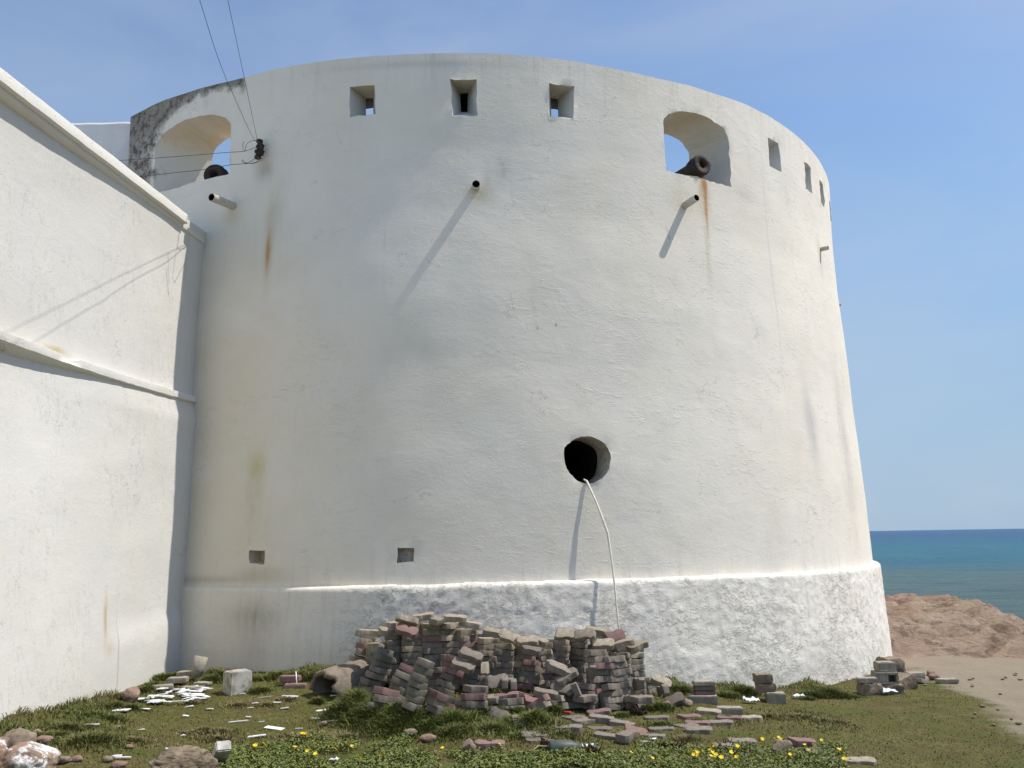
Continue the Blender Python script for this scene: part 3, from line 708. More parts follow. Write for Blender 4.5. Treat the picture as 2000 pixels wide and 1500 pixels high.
def paver(c, loc, rot, label, group):
    o = bpy.data.objects.new('paver', PMESH[c, random.randrange(4)]); COL.objects.link(o)
    o.location = loc; o.rotation_mode = 'QUATERNION'; o.rotation_quaternion = rot
    return tag(o, label, 'paver', group)
ORD = ['first', 'second', 'third', 'fourth', 'fifth', 'sixth', 'seventh', 'eighth', 'ninth', 'tenth', 'eleventh', 'twelfth', 'thirteenth', 'fourteenth', 'fifteenth', 'sixteenth', 'seventeenth', 'eighteenth', 'nineteenth', 'twentieth', 'twenty-first', 'twenty-second', 'twenty-third', 'twenty-fourth', 'twenty-fifth', 'twenty-sixth', 'twenty-seventh', 'twenty-eighth', 'twenty-ninth', 'thirtieth', 'thirty-first', 'thirty-second'] + ['thirty-' + w for w in ('third', 'fourth', 'fifth', 'sixth', 'seventh', 'eighth', 'ninth')] + ['fortieth', 'forty-first', 'forty-second']
from mathutils import Quaternion
def column(idx, xb, yb, xt, yt, dY0, dY1, yaw, special, row='front', wob=.017, tan=.12):
    yaw = yaw * 1.9 + random.uniform(-.25, .25)
    """a stack from its foot to its top; dY0, dY1 shift foot and top away from the viewer"""
    g0 = G(xb, yb) if row == 'front' else None
    Yb = (g0.y if g0 else PILE_Y(xb)) + dY0; Yt = Yb + dY1
    B = at(xb, yb, Yb); Tt = at(xt, yt, Yt)
    if row != 'front': B.z = gz(B.x, B.y) + .02; B.x += 0
    ax = Tt - B; L = ax.length; ax.normalize()
    n_ = max(1, round(L / .0605)); q0 = Vector((0, 0, 1)).rotation_difference(ax)
    drift = Vector((0, 0, 0)); ya = yaw
    for k in range(n_):
        drift = drift * .6 + Vector((random.gauss(0, wob), random.gauss(0, wob), 0))
        ya += random.gauss(0, .09)
        fromtop = n_ - 1 - k
        c = special.get(fromtop) or random.choices('gtpe', (1 - tan, tan, .13, .08))[0]
        q = q0 @ Quaternion((0, 0, 1), ya + random.gauss(0, .16)) @ Quaternion((1, 0, 0), random.gauss(0, .03)) @ Quaternion((0, 1, 0), random.gauss(0, .03))
        p = B + ax * (.03 + k * .0605) + drift
        if (row == 'back' and fromtop > 0) or (row == 'front' and dY0 >= .1 and fromtop > 4): HID.append((c, p, q)); continue
        paver(c, p, q, f"{PVN[c]} paver, {ORD[fromtop]} down in the {ORD[idx]} {row} stack of the pile from the left", 'zigzag pavers heaped in front of the tower')
HID = []
def PILE_Y(px): return float(np.interp(px, [690, 800, 1000, 1200, 1300], [8.75, 8.70, 8.75, 8.95, 9.3]))
COLS = [ # xb, yb, xt, yt, dY0, dY1, yaw, special
    (684, 1352, 719, 1236, .25, .05, .1, {0: 't', 1: 't', 6: 't'}),
    (716, 1362, 750, 1265, .05, .05, .25, {0: 'g', 1: 'e'}),
    (752, 1350, 768, 1235, .30, .10, .5, {0: 't', 3: 'p'}),
    (772, 1378, 800, 1306, -.1, .06, -.3, {0: 'p', 1: 't'}),
    (785, 1350, 803, 1228, .12, .12, -.15, {0: 'e', 1: 't'}),
    (806, 1386, 846, 1284, -.15, .05, .55, {0: 'g', 1: 'e'}),
    (828, 1352, 838, 1222, .15, .12, -.5, {0: 'p', 1: 'p', 4: 't'}),
    (862, 1368, 890, 1288, -.02, .06, -.4, {0: 'p', 1: 'p', 2: 'p'}),
    (868, 1345, 878, 1222, .15, .12, .15, {0: 'p'}),
    (898, 1340, 908, 1232, .18, .10, -.35, {0: 't'}),
    (925, 1397, 926, 1334, -.15, .03, .0, {0: 'g', 5: 'p'}),
    (915, 1352, 925, 1288, .0, .06, -.5, {}),
    (935, 1345, 946, 1240, .16, .10, -.3, {0: 't'}),
    (962, 1384, 961, 1352, -.05, .0, .7, {}),
    (962, 1340, 974, 1262, .12, .06, -.35, {0: 't'}),
    (988, 1335, 992, 1256, .18, .08, -.25, {0: 't', 1: 't'}),
    (1018, 1378, 1024, 1350, -.05, .02, -.2, {0: 'p', 1: 'p'}),
    (1022, 1350, 1036, 1288, .05, .10, -.3, {0: 'p', 4: 'p'}),
    (1058, 1392, 1044, 1364, -.15, .04, -.15, {0: 'p', 1: 'g'}),
    (1050, 1335, 1040, 1265, .15, .08, -.15, {0: 't'}),
    (1072, 1360, 1066, 1340, .05, .03, -.3, {}),
    (1078, 1330, 1078, 1264, .18, .08, .1, {0: 't', 1: 't'}),
    (1104, 1325, 1098, 1250, .22, .05, .2, {0: 't', 1: 't'}),
    (1131, 1348, 1127, 1266, .08, .04, .05, {5: 'p'}),
    (1172, 1384, 1166, 1268, .0, .08, .10, {0: 'g', 2: 'p', 3: 'e', 10: 'p'}),
    (1146, 1352, 1140, 1256, .12, .06, -.1, {}),
    (1218, 1384, 1200, 1278, .0, .10, .05, {}),
    (1198, 1350, 1196, 1262, .12, .06, .6, {0: 't'}),
    (1236, 1342, 1232, 1268, .12, .06, .3, {0: 't', 1: 'p'}),
    (1275, 1356, 1270, 1320, .05, .02, .5, {0: 't'}),
    (1252, 1348, 1245, 1310, .1, .02, .7, {}),
    (742, 1388, 752, 1338, -.02, .05, .3, {0: 'p'}), (845, 1392, 862, 1348, -.12, .04, -.4, {}), (893, 1392, 898, 1360, -.10, .03, -.2, {}),
    (1000, 1392, 998, 1366, -.10, .02, .2, {0: 'g'}), (1092, 1388, 1088, 1362, -.02, .03, -.3, {0: 't'}), (1120, 1384, 1116, 1352, -.02, .03, .2, {}),
    (1140, 1386, 1143, 1340, .0, .04, -.2, {1: 'p'}), (1196, 1388, 1190, 1340, -.04, .05, .3, {}), (1242, 1384, 1238, 1352, .0, .03, .5, {}),
]
for i, cdef in enumerate(sorted(COLS, key=lambda c: c[0])): column(i, *cdef)
# the row behind, seen only over the front stacks
BACK = [(735, 1250), (775, 1226), (808, 1213), (845, 1216), (880, 1216), (915, 1224), (950, 1244), (985, 1249), (1020, 1258), (1060, 1258), (1095, 1244), (1130, 1240), (1170, 1240), (1208, 1248), (1240, 1266)]
for i, (x, y) in enumerate(BACK):
    column(i, x, 1330, x, y, .42, .02, random.uniform(-.5, .5), {0: 't', 1: random.choice('tg')}, 'back', .010)
VV, FF, MI = [], [], []
for c, p, q in HID:                            # the pavers deep inside the heap
    me = PMESH[c, random.randrange(4)]; o_ = len(VV); M = Matrix.Translation(p) @ q.to_matrix().to_4x4()
    VV += [tuple(M @ v.co) for v in me.vertices]; FF += [tuple(i + o_ for i in f.vertices) for f in me.polygons]; MI += ['gtpe'.index(c)] * len(me.polygons)
me = mesh('heap_core', VV, FF); me.polygons.foreach_set('material_index', MI); me.set_sharp_from_angle(angle=R(50))
tag(obj('paver_heap', me, [M_PV[k] for k in 'gtpe']), kind='stuff')
def put(c, px, py, Y, rx, ry, rz, label, group='zigzag pavers heaped in front of the tower'):
    q = Quaternion((0, 0, 1), R(rz)) @ Quaternion((1, 0, 0), R(rx)) @ Quaternion((0, 1, 0), R(ry))
    return paver(c, at(px, py, Y), q, label, group)
# pavers thrown loose on top of and into the pile: colour, px, py, distance, tilt
for a in [
    ('t', 795, 1211, 8.82, -22, 18, 20, 'tan paver tilted across the very top left of the pile'), ('t', 826, 1205, 9.0, 8, -6, 8, 'tan paver lying highest on the pile'),
    ('t', 772, 1220, 8.95, 5, 0, 60, 'dark ended tan paver poking out just left of the pile top'), ('t', 853, 1213, 9.0, 12, 0, 80, 'small looking tan paver end between the two top pavers'),
    ('t', 890, 1208, 8.9, 10, 5, -6, 'long tan paver crowning the second hump of the pile'), ('p', 795, 1232, 8.74, 30, 20, -25, 'dark pinkish paver tilted under the top left pavers'),
    ('t', 762, 1232, 8.85, 18, 0, 35, 'pale topped paver on the left shoulder of the pile'), ('t', 722, 1236, 8.9, 0, 4, 4, 'tan paver capping the leftmost stack'),
    ('t', 918, 1220, 9.0, 5, 12, 10, 'tan paver just right of the second hump top'), ('t', 965, 1236, 8.95, 14, 12, -12, 'tan paver sloping down right of the second hump'),
    ('t', 996, 1245, 8.9, 40, 30, -35, 'tan paver standing askew on the saddle of the pile'), ('t', 1030, 1252, 8.85, 30, 0, 10, 'cream faced paver at the middle of the saddle'),
    ('t', 1050, 1252, 9.0, 6, 14, -30, 'thin looking tan paver behind the cream faced one'), ('g', 1012, 1246, 9.05, 0, 0, 0, 'grey paver lying flat behind the saddle'),
    ('t', 1099, 1238, 8.95, 52, 8, 15, 'round looking tan paver facing out on the right hump'), ('t', 1142, 1240, 8.95, 48, -8, -20, 'large pale tan paver facing out on top of the right hump'),
    ('t', 1165, 1233, 9.15, 10, 10, -10, 'tan paver lying behind the top of the right hump'), ('p', 1199, 1243, 9.05, 68, -20, 30, 'pink paver standing on edge at the right end of the top'),
    ('t', 1178, 1258, 8.95, 35, 0, -10, 'pale paver tilted below the pink standing one'), ('t', 1220, 1256, 8.95, 12, -14, -20, 'tan paver over the right shoulder of the pile'),
    ('t', 1246, 1262, 9.05, 8, -16, 25, 'tan paver at the far right shoulder of the pile'),
    ('g', 971, 1330, 8.45, 78, 0, 30, 'grey paver leaning like a plank in the gap of the pile'), ('g', 986, 1333, 8.5, 88, 82, 8, 'grey paver standing upright in the gap of the pile'),
    ('g', 1000, 1337, 8.5, 86, 95, 5, 'second grey paver standing upright beside the first'), ('t', 947, 1305, 8.45, 80, 70, 15, 'tan paver standing on its narrow end left of the gap'),
    ('g', 1155, 1314, 8.62, 74, 84, 14, 'large grey paver leaning upright against the right stacks'), ('g', 1128, 1352, 8.52, 50, 55, 20, 'grey paver slid down in the hollow of the pile'),
    ('g', 1098, 1345, 8.55, 50, 25, -30, 'grey paver tipped face up in the hollow of the pile'), ('g', 1092, 1307, 8.6, 12, 25, -10, 'grey paver jutting out over the dark hollow'),
    ('g', 1107, 1322, 8.58, 10, -28, 25, 'grey paver bridging the dark hollow'), ('t', 1085, 1300, 8.75, 5, 22, -15, 'tan paver above the dark hollow'),
    ('g', 920, 1280, 8.55, 25, 22, -20, 'broad grey paver sliding forward in the middle of the left hump'), ('g', 905, 1300, 8.5, 25, 20, -25, 'grey paver under the broad sliding one'),
    ('g', 1248, 1336, 8.75, 80, 80, 20, 'pale grey paver standing like a leaf at the right foot of the pile'), ('g', 1253, 1366, 8.5, 2, 0, 4, 'grey paver lying level at the right foot of the pile'),
    ('t', 1290, 1330, 9.2, 30, 30, -20, 'tan paver slumped at the far right end of the pile'), ('g', 1295, 1350, 9.0, 70, 60, 40, 'pale rough paver leaning at the far right end of the pile'),
    ('g', 1315, 1370, 8.8, 35, -30, 15, 'dark grey paver tipped against two stones right of the pile'), ('p', 990, 1361, 8.3, 4, -6, 6, 'pinkish paver lying flat under the upright ones'),
    ('p', 1040, 1372, 8.25, 14, 14, -20, 'pinkish paver sliding out at the front foot of the pile'), ('g', 1035, 1270, 8.75, 10, 12, -20, 'grey paver below the cream faced one'),
    ('g', 1066, 1355, 8.35, 10, 12, 0, 'grey paver lying in front of the hollow'), ('g', 1143, 1364, 8.5, 0, 0, 20, 'grey paver at the mouth of the hollow')]:
    put(*a)
# pavers lying about in the turf: colour, px, py, yaw, tilt x, tilt y, lift, label
def lay(c, px, py, rz, rx, ry, lift, label):
    p = G(px, py); q = Quaternion((0, 0, 1), R(rz)) @ Quaternion((1, 0, 0), R(rx)) @ Quaternion((0, 1, 0), R(ry))
    return paver(c, p + Vector((0, 0, lift - .014)), q, label, 'zigzag pavers lying in the grass')
for a in [
    ('g', 1080, 1385, 60, 30, 30, .05, 'grey paver sliding nose down beside the red can'), ('g', 1122, 1374, 10, 5, 8, .03, 'rounded grey paver in the grass above the flat pink one'),
    ('p', 1190, 1384, -25, 18, 10, .05, 'large pink paver tilted up in the grass right of the red can'), ('p', 1170, 1396, 12, 4, -4, .025, 'flat pink paver just below the large tilted pink one'),
    ('t', 1205, 1378, -35, 50, 0, .04, 'thin edged paver leaning behind the large pink one'), ('g', 1120, 1405, 20, 2, 2, .01, 'half sunk flat grey paver right of the red can'),
    ('g', 1140, 1412, 35, 3, 2, .015, 'pale flat paver below the half sunk one'), ('g', 1175, 1412, -8, 4, 6, .04, 'thick pale paver in front of the flat pink one'),
    ('g', 1215, 1415, -20, 3, 6, .01, 'flat pale paver right of the thick pale one'), ('g', 1110, 1424, 0, 2, 0, .005, 'sunk grey paver left of the lower row'),
    ('g', 1170, 1426, -10, 2, 0, .005, 'sunk pale paver below the thick pale one'), ('p', 1238, 1432, -30, 12, 10, .02, 'red pink paver with one raised corner in the grass'),
    ('g', 1187, 1444, -15, 2, 6, .02, 'pale paver left of the light square one'), ('g', 1224, 1443, 60, 4, 0, .03, 'light square looking paver in the lower grass'),
    ('g', 1283, 1404, 4, 0, 0, .005, 'grey flat paver alone in the grass right of the husk'), ('g', 1292, 1426, 6, 0, 0, .0, 'grey flat paver sunk below the lone one'),
    ('g', 1273, 1439, 0, 0, 0, .0, 'small showing corner of a sunk grey paver'), ('p', 1345, 1403, 5, 3, 0, .01, 'pinkish curved looking paver left of the brick row'),
    ('p', 1363, 1414, -4, 2, 0, .005, 'flat pink paver under the pinkish curved one'), ('t', 1385, 1394, -18, 6, 4, .02, 'long tan paver end sloping beside the raised grey block'),
    ('g', 1407, 1414, 3, 2, 0, .01, 'flat grey paver right of the flat pink one'), ('p', 1425, 1404, -4, 2, 0, .005, 'wide pinkish paver beside the cream one'),
    ('t', 1464, 1405, 4, 2, 0, .012, 'cream coloured paver at the right end of the scattered group'), ('g', 1365, 1431, -5, 6, 0, .02, 'pale paver with a raised edge above the dark husk'),
    ('g', 1340, 1420, 5, 2, 0, .0, 'barely showing paver left of the flat pink one'), ('p', 957, 1459, 3, 4, 2, .02, 'pink paver beside a round stone in the foreground grass'),
    ('g', 1020, 1420, -30, 20, 15, .03, 'flaking grey paver with a split top left of centre'), ('g', 975, 1405, -55, 40, 10, .04, 'grey paver half upright in the dark grass under the pile'),
    ('g', 1420, 1470-8, 0, 4, 0, .01, 'grey paver at the top edge of the flower patch'), ('g', 1450, 1455, 2, 4, 2, .02, 'long grey paver by the yellow flowers'),
    ('p', 1565, 1456, -4, 4, 4, .03, 'brownish pink paver at the back of the right flower patch'), ('t', 1590, 1470, 20, 6, 4, .01, 'tan paver fragment right of the brownish pink one'),
    ('t', 1640, 1488, -8, 4, 0, .005, 'flat pale paver at the lower right in the grass'), ('t', 1680, 1490, -10, 6, 0, .01, 'pale long paver at the lower right in the grass'),
    ('g', 1055, 1447, 5, 2, 2, .0, 'sunk grey paver above the grey jar'), ('g', 1045, 1438, 5, 10, 2, .0, 'dark edged sunk paver in the central grass'),
    ('p', 352, 1336 - 2, 3, 2, 3, .03, 'grey slab second from the top of the steps by the left corner')][:-1]:
    lay(*a)

# ------------------------------------------------------------------ blocks and slabs
def block(name, px, py, size, rz, mat, label, cat, group=None, rx=0, ry=0, lift=0, holes=False, seed=0, rough=.006, base=None):
    w, d, h = size; bm = bmesh.new()
    prism(bm, [(-w / 2, -d / 2), (w / 2, -d / 2), (w / 2, d / 2), (-w / 2, d / 2)], 0, h)
    if holes:                                  # hollow block: two cavities open to the front
        bm.free(); bm = bmesh.new(); t = .028
        for x0, x1 in ((-w / 2, -w / 2 + t), (-t / 2, t / 2), (w / 2 - t, w / 2)):
            prism(bm, [(x0, -d / 2), (x1, -d / 2), (x1, d / 2), (x0, d / 2)], t + .001, h - t - .001)
        for z0, z1 in ((0, t), (h - t, h)): prism(bm, [(-w / 2, -d / 2), (w / 2, -d / 2), (w / 2, d / 2), (-w / 2, d / 2)], z0, z1)
        prism(bm, [(-w / 2 + t, -d / 2 + .003), (-t / 2 - .001, -d / 2 + .003), (-t / 2 - .001, d / 2 - .035), (-w / 2 + t, d / 2 - .035)], t + .001, h - t - .001)
        prism(bm, [(-w / 2 + t, d / 2 - .03), (w / 2 - t, d / 2 - .03), (w / 2 - t, d / 2 - .002), (-w / 2 + t, d / 2 - .002)], t + .001, h - t - .001)
    bmesh.ops.recalc_face_normals(bm, faces=bm.faces)
    bmesh.ops.bevel(bm, geom=list(bm.edges), offset=.008 if not holes else .004, segments=2, affect='EDGES')
    if not holes: bmesh.ops.subdivide_edges(bm, edges=[e for e in bm.edges if e.calc_length() > .06], cuts=4, use_grid_fill=True)
    for v in bm.verts:
        v.co += Vector((fbm(v.co.x * 14 + seed, v.co.y * 14, v.co.z * 14, 3), fbm(v.co.x * 14, v.co.y * 14 + seed, v.co.z * 14, 3), fbm(v.co.x * 14, v.co.y * 14, v.co.z * 14 + seed, 3))) * rough
    o = obj(name, from_bm(bm, name, True), mat); o.data.set_sharp_from_angle(angle=R(50))
    p = base if base is not None else G(px, py)
    o.location = p + Vector((0, 0, lift)); o.rotation_euler = (R(rx), R(ry), R(rz))
    return tag(o, label, cat, group)
g = N('block_two_tone', .95, .1); x, y, z = g.xyz(g.o)
c = g.mix(g.ramp(g.noise(g.o, 9, 6, .7), .45, .6), (.44, .42, .365), (.27, .24, .19))
c = g.mix(g.ramp(g.math('ADD', x, g.math('MULTIPLY', g.noise(g.o, 12, 3), .02)), -.102, -.108), c, (.25, .20, .145))
M_CUBE = g.done(c, g.bump(g.noise(g.o, 40, 6, .7), .5, .008))
block('concrete_block', 463, 1352, (.225, .20, .225), 40, M_CUBE, 'squat white painted concrete block with a brown left face', 'block', lift=-.02)
LG = 'slabs by the corner of the two walls'
block('paving_slab', 347, 1338, (.20, .14, .055), 4, M_BLOCK, 'thick slab at the left of the steps of slabs by the corner', 'slab', LG, lift=.02, seed=3)
block('paving_slab', 366, 1330, (.21, .13, .05), 2, M_BLOCK, 'uppermost slab resting in front of the short pipe piece', 'slab', LG, lift=.045, seed=5)
block('paving_slab', 318, 1344, (.20, .13, .04), 20, M_BLOCK, 'slab half sunk in grass nearest the sunlit wall', 'slab', LG, lift=-.01, seed=6)
block('paving_slab', 376, 1350, (.22, .12, .05), -3, M_BLOCK, 'flat slab right above the white tile shards', 'slab', LG, lift=-.005, seed=7)
block('paving_slab', 396, 1339, (.18, .10, .03), -14, M_BLOCK, 'thin tilted slab right of the stepped slabs', 'slab', LG, rx=4, seed=8)
bm = lathe([(-.12, .055), (.10, .070), (.10, .058), (-.05, .05)], 20)
for v in bm.verts: v.co = Vector((v.co.x, v.co.z, v.co.y)); v.co += Vector((fbm(v.co.x * 20, v.co.y * 20, v.co.z * 20, 2), 0, fbm(v.co.x * 20, v.co.y * 20, 4, 2))) * .006
o = obj('pipe_piece', from_bm(bm, 'pipe_piece', True), M_BLOCK, None, G(384, 1330) + Vector((0, .04, .14))); o.rotation_euler = (R(-5), R(12), 0)
tag(o, 'short grey piece of pipe standing askew against the tower foot at left', 'pipe piece')
SG = 'blocks stacked along the tower foot'
b0 = G(1372, 1372)
block('concrete_block', 0, 0, (.30, .15, .085), -6, M_BLOCK, 'long pale block at the bottom of the low stack right of the pile', 'block', SG, base=b0, lift=-.01, seed=11)
b1 = b0 + Vector((.03, .02, .075))
block('brick', 0, 0, (.215, .11, .042), 4, M_PV['p'], 'thin pink brick in the middle of the low stack right of the pile', 'brick', SG, base=b1, seed=12, rough=.003)
block('brick', 0, 0, (.215, .11, .045), -2, M_PV['g'], 'grey brick second from the top of the low stack', 'brick', SG, base=b1 + Vector((0, .0, .045)), seed=13, rough=.003)
block('brick', 0, 0, (.22, .115, .042), 2, M_PV['t'], 'tan brick on top of the low stack right of the pile', 'brick', SG, base=b1 + Vector((-.005, .0, .092)), seed=14, rough=.003)
block('concrete_block', 1425, 1393, (.24, .13, .055), -8, M_BLOCK, 'pale block with dark middle lying in the grass below the low stack', 'block', 'blocks lying in the grass', lift=0, seed=15)
b0 = G(1515, 1372)
block('concrete_block', 0, 0, (.20, .16, .115), -10, M_BLOCK, 'pale concrete block at the bottom of the tall stack of three', 'block', SG, base=b0, lift=-.01, seed=16)
block('concrete_block', 0, 0, (.19, .15, .092), 3, M_ROCKT, 'rough middle block of the stack of three against the tower', 'block', SG, base=b0 + Vector((-.085, .07, .10)), seed=17, rough=.012)
block('concrete_block', 0, 0, (.19, .15, .092), -2, M_ROCKT, 'rough top block of the stack of three against the tower', 'block', SG, base=b0 + Vector((-.10, .07, .195)), seed=18, rough=.012)
CG = 'blocks heaped at the right corner of the tower'
c0 = G(1700, 1356)
block('stone_block', 0, 0, (.22, .20, .15), 8, M_ROCKT, 'rough dark stone at the left bottom of the corner heap', 'stone', CG, base=c0, lift=-.02, seed=21, rough=.02)
block('brick', 0, 0, (.235, .12, .055), -3, M_BLOCK, 'flat brick lying on the leftmost stone of the corner heap', 'brick', CG, base=c0 + Vector((-.03, 0, .135)), seed=22, rough=.004)
c1 = G(1737, 1354)
block('stone_block', 0, 0, (.28, .22, .12), -4, M_ROCKT, 'dark stone under the hollow block in the corner heap', 'stone', CG, base=c1, lift=-.01, seed=23, rough=.02)
block('hollow_block', 0, 0, (.27, .19, .14), -5, M_BLOCK, 'hollow concrete block in the middle of the corner heap', 'block', CG, base=c1 + Vector((-.03, .02, .113)), holes=True, seed=24, rough=.004)
block('concrete_block', 0, 0, (.22, .16, .105), 2, M_BLOCK, 'concrete block topmost in the corner heap', 'block', CG, base=c1 + Vector((-.01, .04, .256)), seed=25)
c2 = G(1770, 1346)
block('stone_block', 0, 0, (.28, .26, .17), 20, M_ROCKT, 'rough stone wedged right of the hollow block', 'stone', CG, base=c2 + Vector((0, .1, 0)), lift=-.02, ry=-14, seed=26, rough=.02)
block('stone_block', 0, 0, (.26, .22, .17), 10, M_ROCKT, 'upper rounded stone at the back of the corner heap', 'stone', CG, base=c2 + Vector((.0, .45, .15)), seed=27, rough=.02)
block('concrete_block', 1787, 1330, (.21, .16, .12), 6, M_BLOCK, 'pale block at the right end of the corner heap', 'block', CG, lift=-.01, seed=28)
block('stone_block', 1748, 1316, (.2, .2, .2), 30, M_ROCKT, 'stone standing behind the corner heap against the plinth', 'stone', CG, lift=0, seed=29, rough=.02)
block('brick', 1800, 1334, (.2, .11, .05), 40, M_BLOCK, 'tilted brick at the right foot of the corner heap', 'brick', CG, ry=10, seed=30)
block('brick', 1850, 1334, (.27, .12, .055), -6, M_BLOCK, 'brick lying flat alone on the sand path', 'brick', seed=31)
block('brick', 567, 1338, (.20, .11, .06), -3, M_PV['p'], 'pink brick lying in the grass left of the broken concrete pipe', 'brick', 'bricks by the broken pipe', lift=.03, seed=32, rough=.004)
block('brick', 577, 1343, (.22, .11, .05), 4, M_PV['p'], 'pink brick half buried under the other by the broken pipe', 'brick', 'bricks by the broken pipe', lift=-.015, seed=33, rough=.004)
block('brick', 432, 1496, (.10, .20, .07), 28, M_WHITEBLOCK, 'white painted brick tipped against the foreground boulder', 'brick', rx=-38, lift=.05, seed=34, rough=.004)

# ------------------------------------------------------------------ stones
def rock(name, p, size, seed, mat, label, group=None, sub=3, amp=.35, sink=.3, rz=0, cat='stone', rx=0):
    bm = bmesh.new(); bmesh.ops.create_icosphere(bm, subdivisions=sub, radius=1)
    for v in bm.verts:
        d = v.co.normalized(); o3 = Vector((seed * 3.1, seed * 1.7, 0))
        c = noise.cell_vector(d * 1.3 + o3)
        k = 1 + amp * noise.noise(d * 1.2 + o3) + amp * .4 * noise.fractal(d * 3 + o3, .8, 2, 4)
        for j in range(7):                     # knock off flat facets
            rs = random.Random(seed * 31 + j); nn = Vector((rs.gauss(0, 1), rs.gauss(0, 1), rs.gauss(0, 1))).normalized()
            q = d.dot(nn) * k; lim = .72 + rs.random() * .15
            if q > lim: k *= lim / q
        v.co = d * k
    bmesh.ops.scale(bm, vec=size, verts=bm.verts)
    o = obj(name, from_bm(bm, name, True), mat); o.location = p + Vector((0, 0, size[2] * (1 - 2 * sink))); o.rotation_euler = (R(rx), 0, R(rz))
    return tag(o, label, cat, group)
g = N('boulder_wrinkled', .95, .1)
wr = g.noise(g.scale(g.o, (1.4, 1.4, 5), (1, 0, 2)), 5, 8, .72, 1.2)
c = g.mix(g.ramp(g.noise(g.o, 6, 6, .7), .35, .65), (.40, .32, .22), (.24, .18, .125))
c = g.mix(g.ramp(wr, .50, .62), c, (.12, .095, .07))
M_ROCKL = g.done(c, g.bump(wr, 1., .05))
g = N('boulder_part_painted', .95, .1)
c = g.mix(g.ramp(g.noise(g.o, 5, 6, .7), .35, .65), (.37, .25, .18), (.24, .17, .13))
c = g.mix(g.ramp(g.noise(g.scale(g.o, (1, 1, 1), (2, 3, 1)), 4.6, 7, .72), .50, .56), c, (.70, .69, .66))
M_ROCKW = g.done(c, g.bump(g.noise(g.o, 12, 8, .75), .9, .03))
rock('boulder', G(376, 1500) + Vector((0, -.20, -.055)), (.21, .15, .13), 3, M_ROCKL, 'tan wrinkled boulder at the lower edge of the lawn', sub=5, amp=.3, sink=.16, cat='boulder', rz=8)
rock('boulder', G(0, 1500) + Vector((-.10, -.15, 0)), (.24, .26, .16), 8, M_ROCKW, 'pink boulder splashed with whitewash in the lower left corner', 'boulders in the lower left corner', 5, .3, .25, cat='boulder')
rock('boulder', G(78, 1499) + Vector((.0, -.16, 0)), (.17, .18, .12), 9, M_ROCKW, 'whitewashed boulder right of the corner one at the lower left', 'boulders in the lower left corner', 5, .3, .25, cat='boulder')
rock('boulder', G(35, 1468), (.13, .16, .10), 12, M_ROCKT, 'tan boulder against the wall foot above the whitewashed ones', 'boulders in the lower left corner', 4, .3, .3, cat='boulder')
rock('stone', G(256, 1372), (.085, .08, .085), 4, M_ROCKP, 'mottled pinkish stone at the foot of the sunlit wall', sub=4, sink=.2)
rock('stone', G(915, 1474), (.055, .05, .065), 5, M_ROCKT, 'rounded grey stone left of the pink paver in the foreground', sub=4, sink=.2)
rock('stone', G(1528, 1470), (.09, .06, .06), 6, M_ROCKT, 'rounded pale stone at the back of the right flower patch', sub=4, sink=.2)
rock('stone', G(1826, 1328), (.08, .07, .06), 7, M_ROCKP, 'brown stone on the sand path beside the smaller one', sub=3, sink=.2)
rock('stone', G(1818, 1320), (.06, .06, .05), 14, M_ROCKP, 'smaller brown stone behind the other on the sand path', sub=3, sink=.2)
for i, (x, y, s, l) in enumerate([(210, 1488, .04, 'small pale stone above the lower left boulders'), (252, 1462, .03, 'small stone alone in the left grass'), (800, 1437, .06, 'greyish stone in the grass before the pile'), (835, 1450, .07, 'flat stone in the grass right of the greyish stone'),
        (123, 1490, .05, 'stone at the right of the whitewashed boulders'), (150, 1488, .045, 'second small stone right of the whitewashed boulders'), (70, 1436, .045, 'stone at the wall foot left'), (85, 1452, .06, 'flat stone in front of the wall foot at left'),
        (1340, 1378, .07, 'pale stone right of the tipped grey paver'), (1302, 1380, .05, 'small stone at the right foot of the pile'), (630, 1418, .04, 'small tan stone before the broken pipe'), (1350, 1345, .05, 'stone behind the low stack'),
        (1275, 1478, .035, 'tan stone between the two husks'), (1462, 1473, .03, 'small stone in the right flower patch'), (1895, 1329, .03, 'tiny stone far right on the sand'), (232, 1500, .05, 'pink stone cut by the lower edge at left')]):
    rock('stone', G(x, y), (s, s * .8, s * .55), 40 + i, [M_ROCKT, M_ROCKP][i % 2], l, 'small stones in the grass', 3, .3, .2)

prs = random.Random(77)
for i in range(26):
    px, py = prs.uniform(1790, 1995), prs.uniform(1312, 1450)
    if px < 1790 + (py - 1330) * 1.6: continue
    rock('pebble', G(px, py), (prs.uniform(.015, .035),) * 2 + (.014,), 90 + i, [M_ROCKP, M_ROCKT][i % 2], 'small pebble scattered on the sandy path at right', 'pebbles on the sandy path', 2, .3, .1)

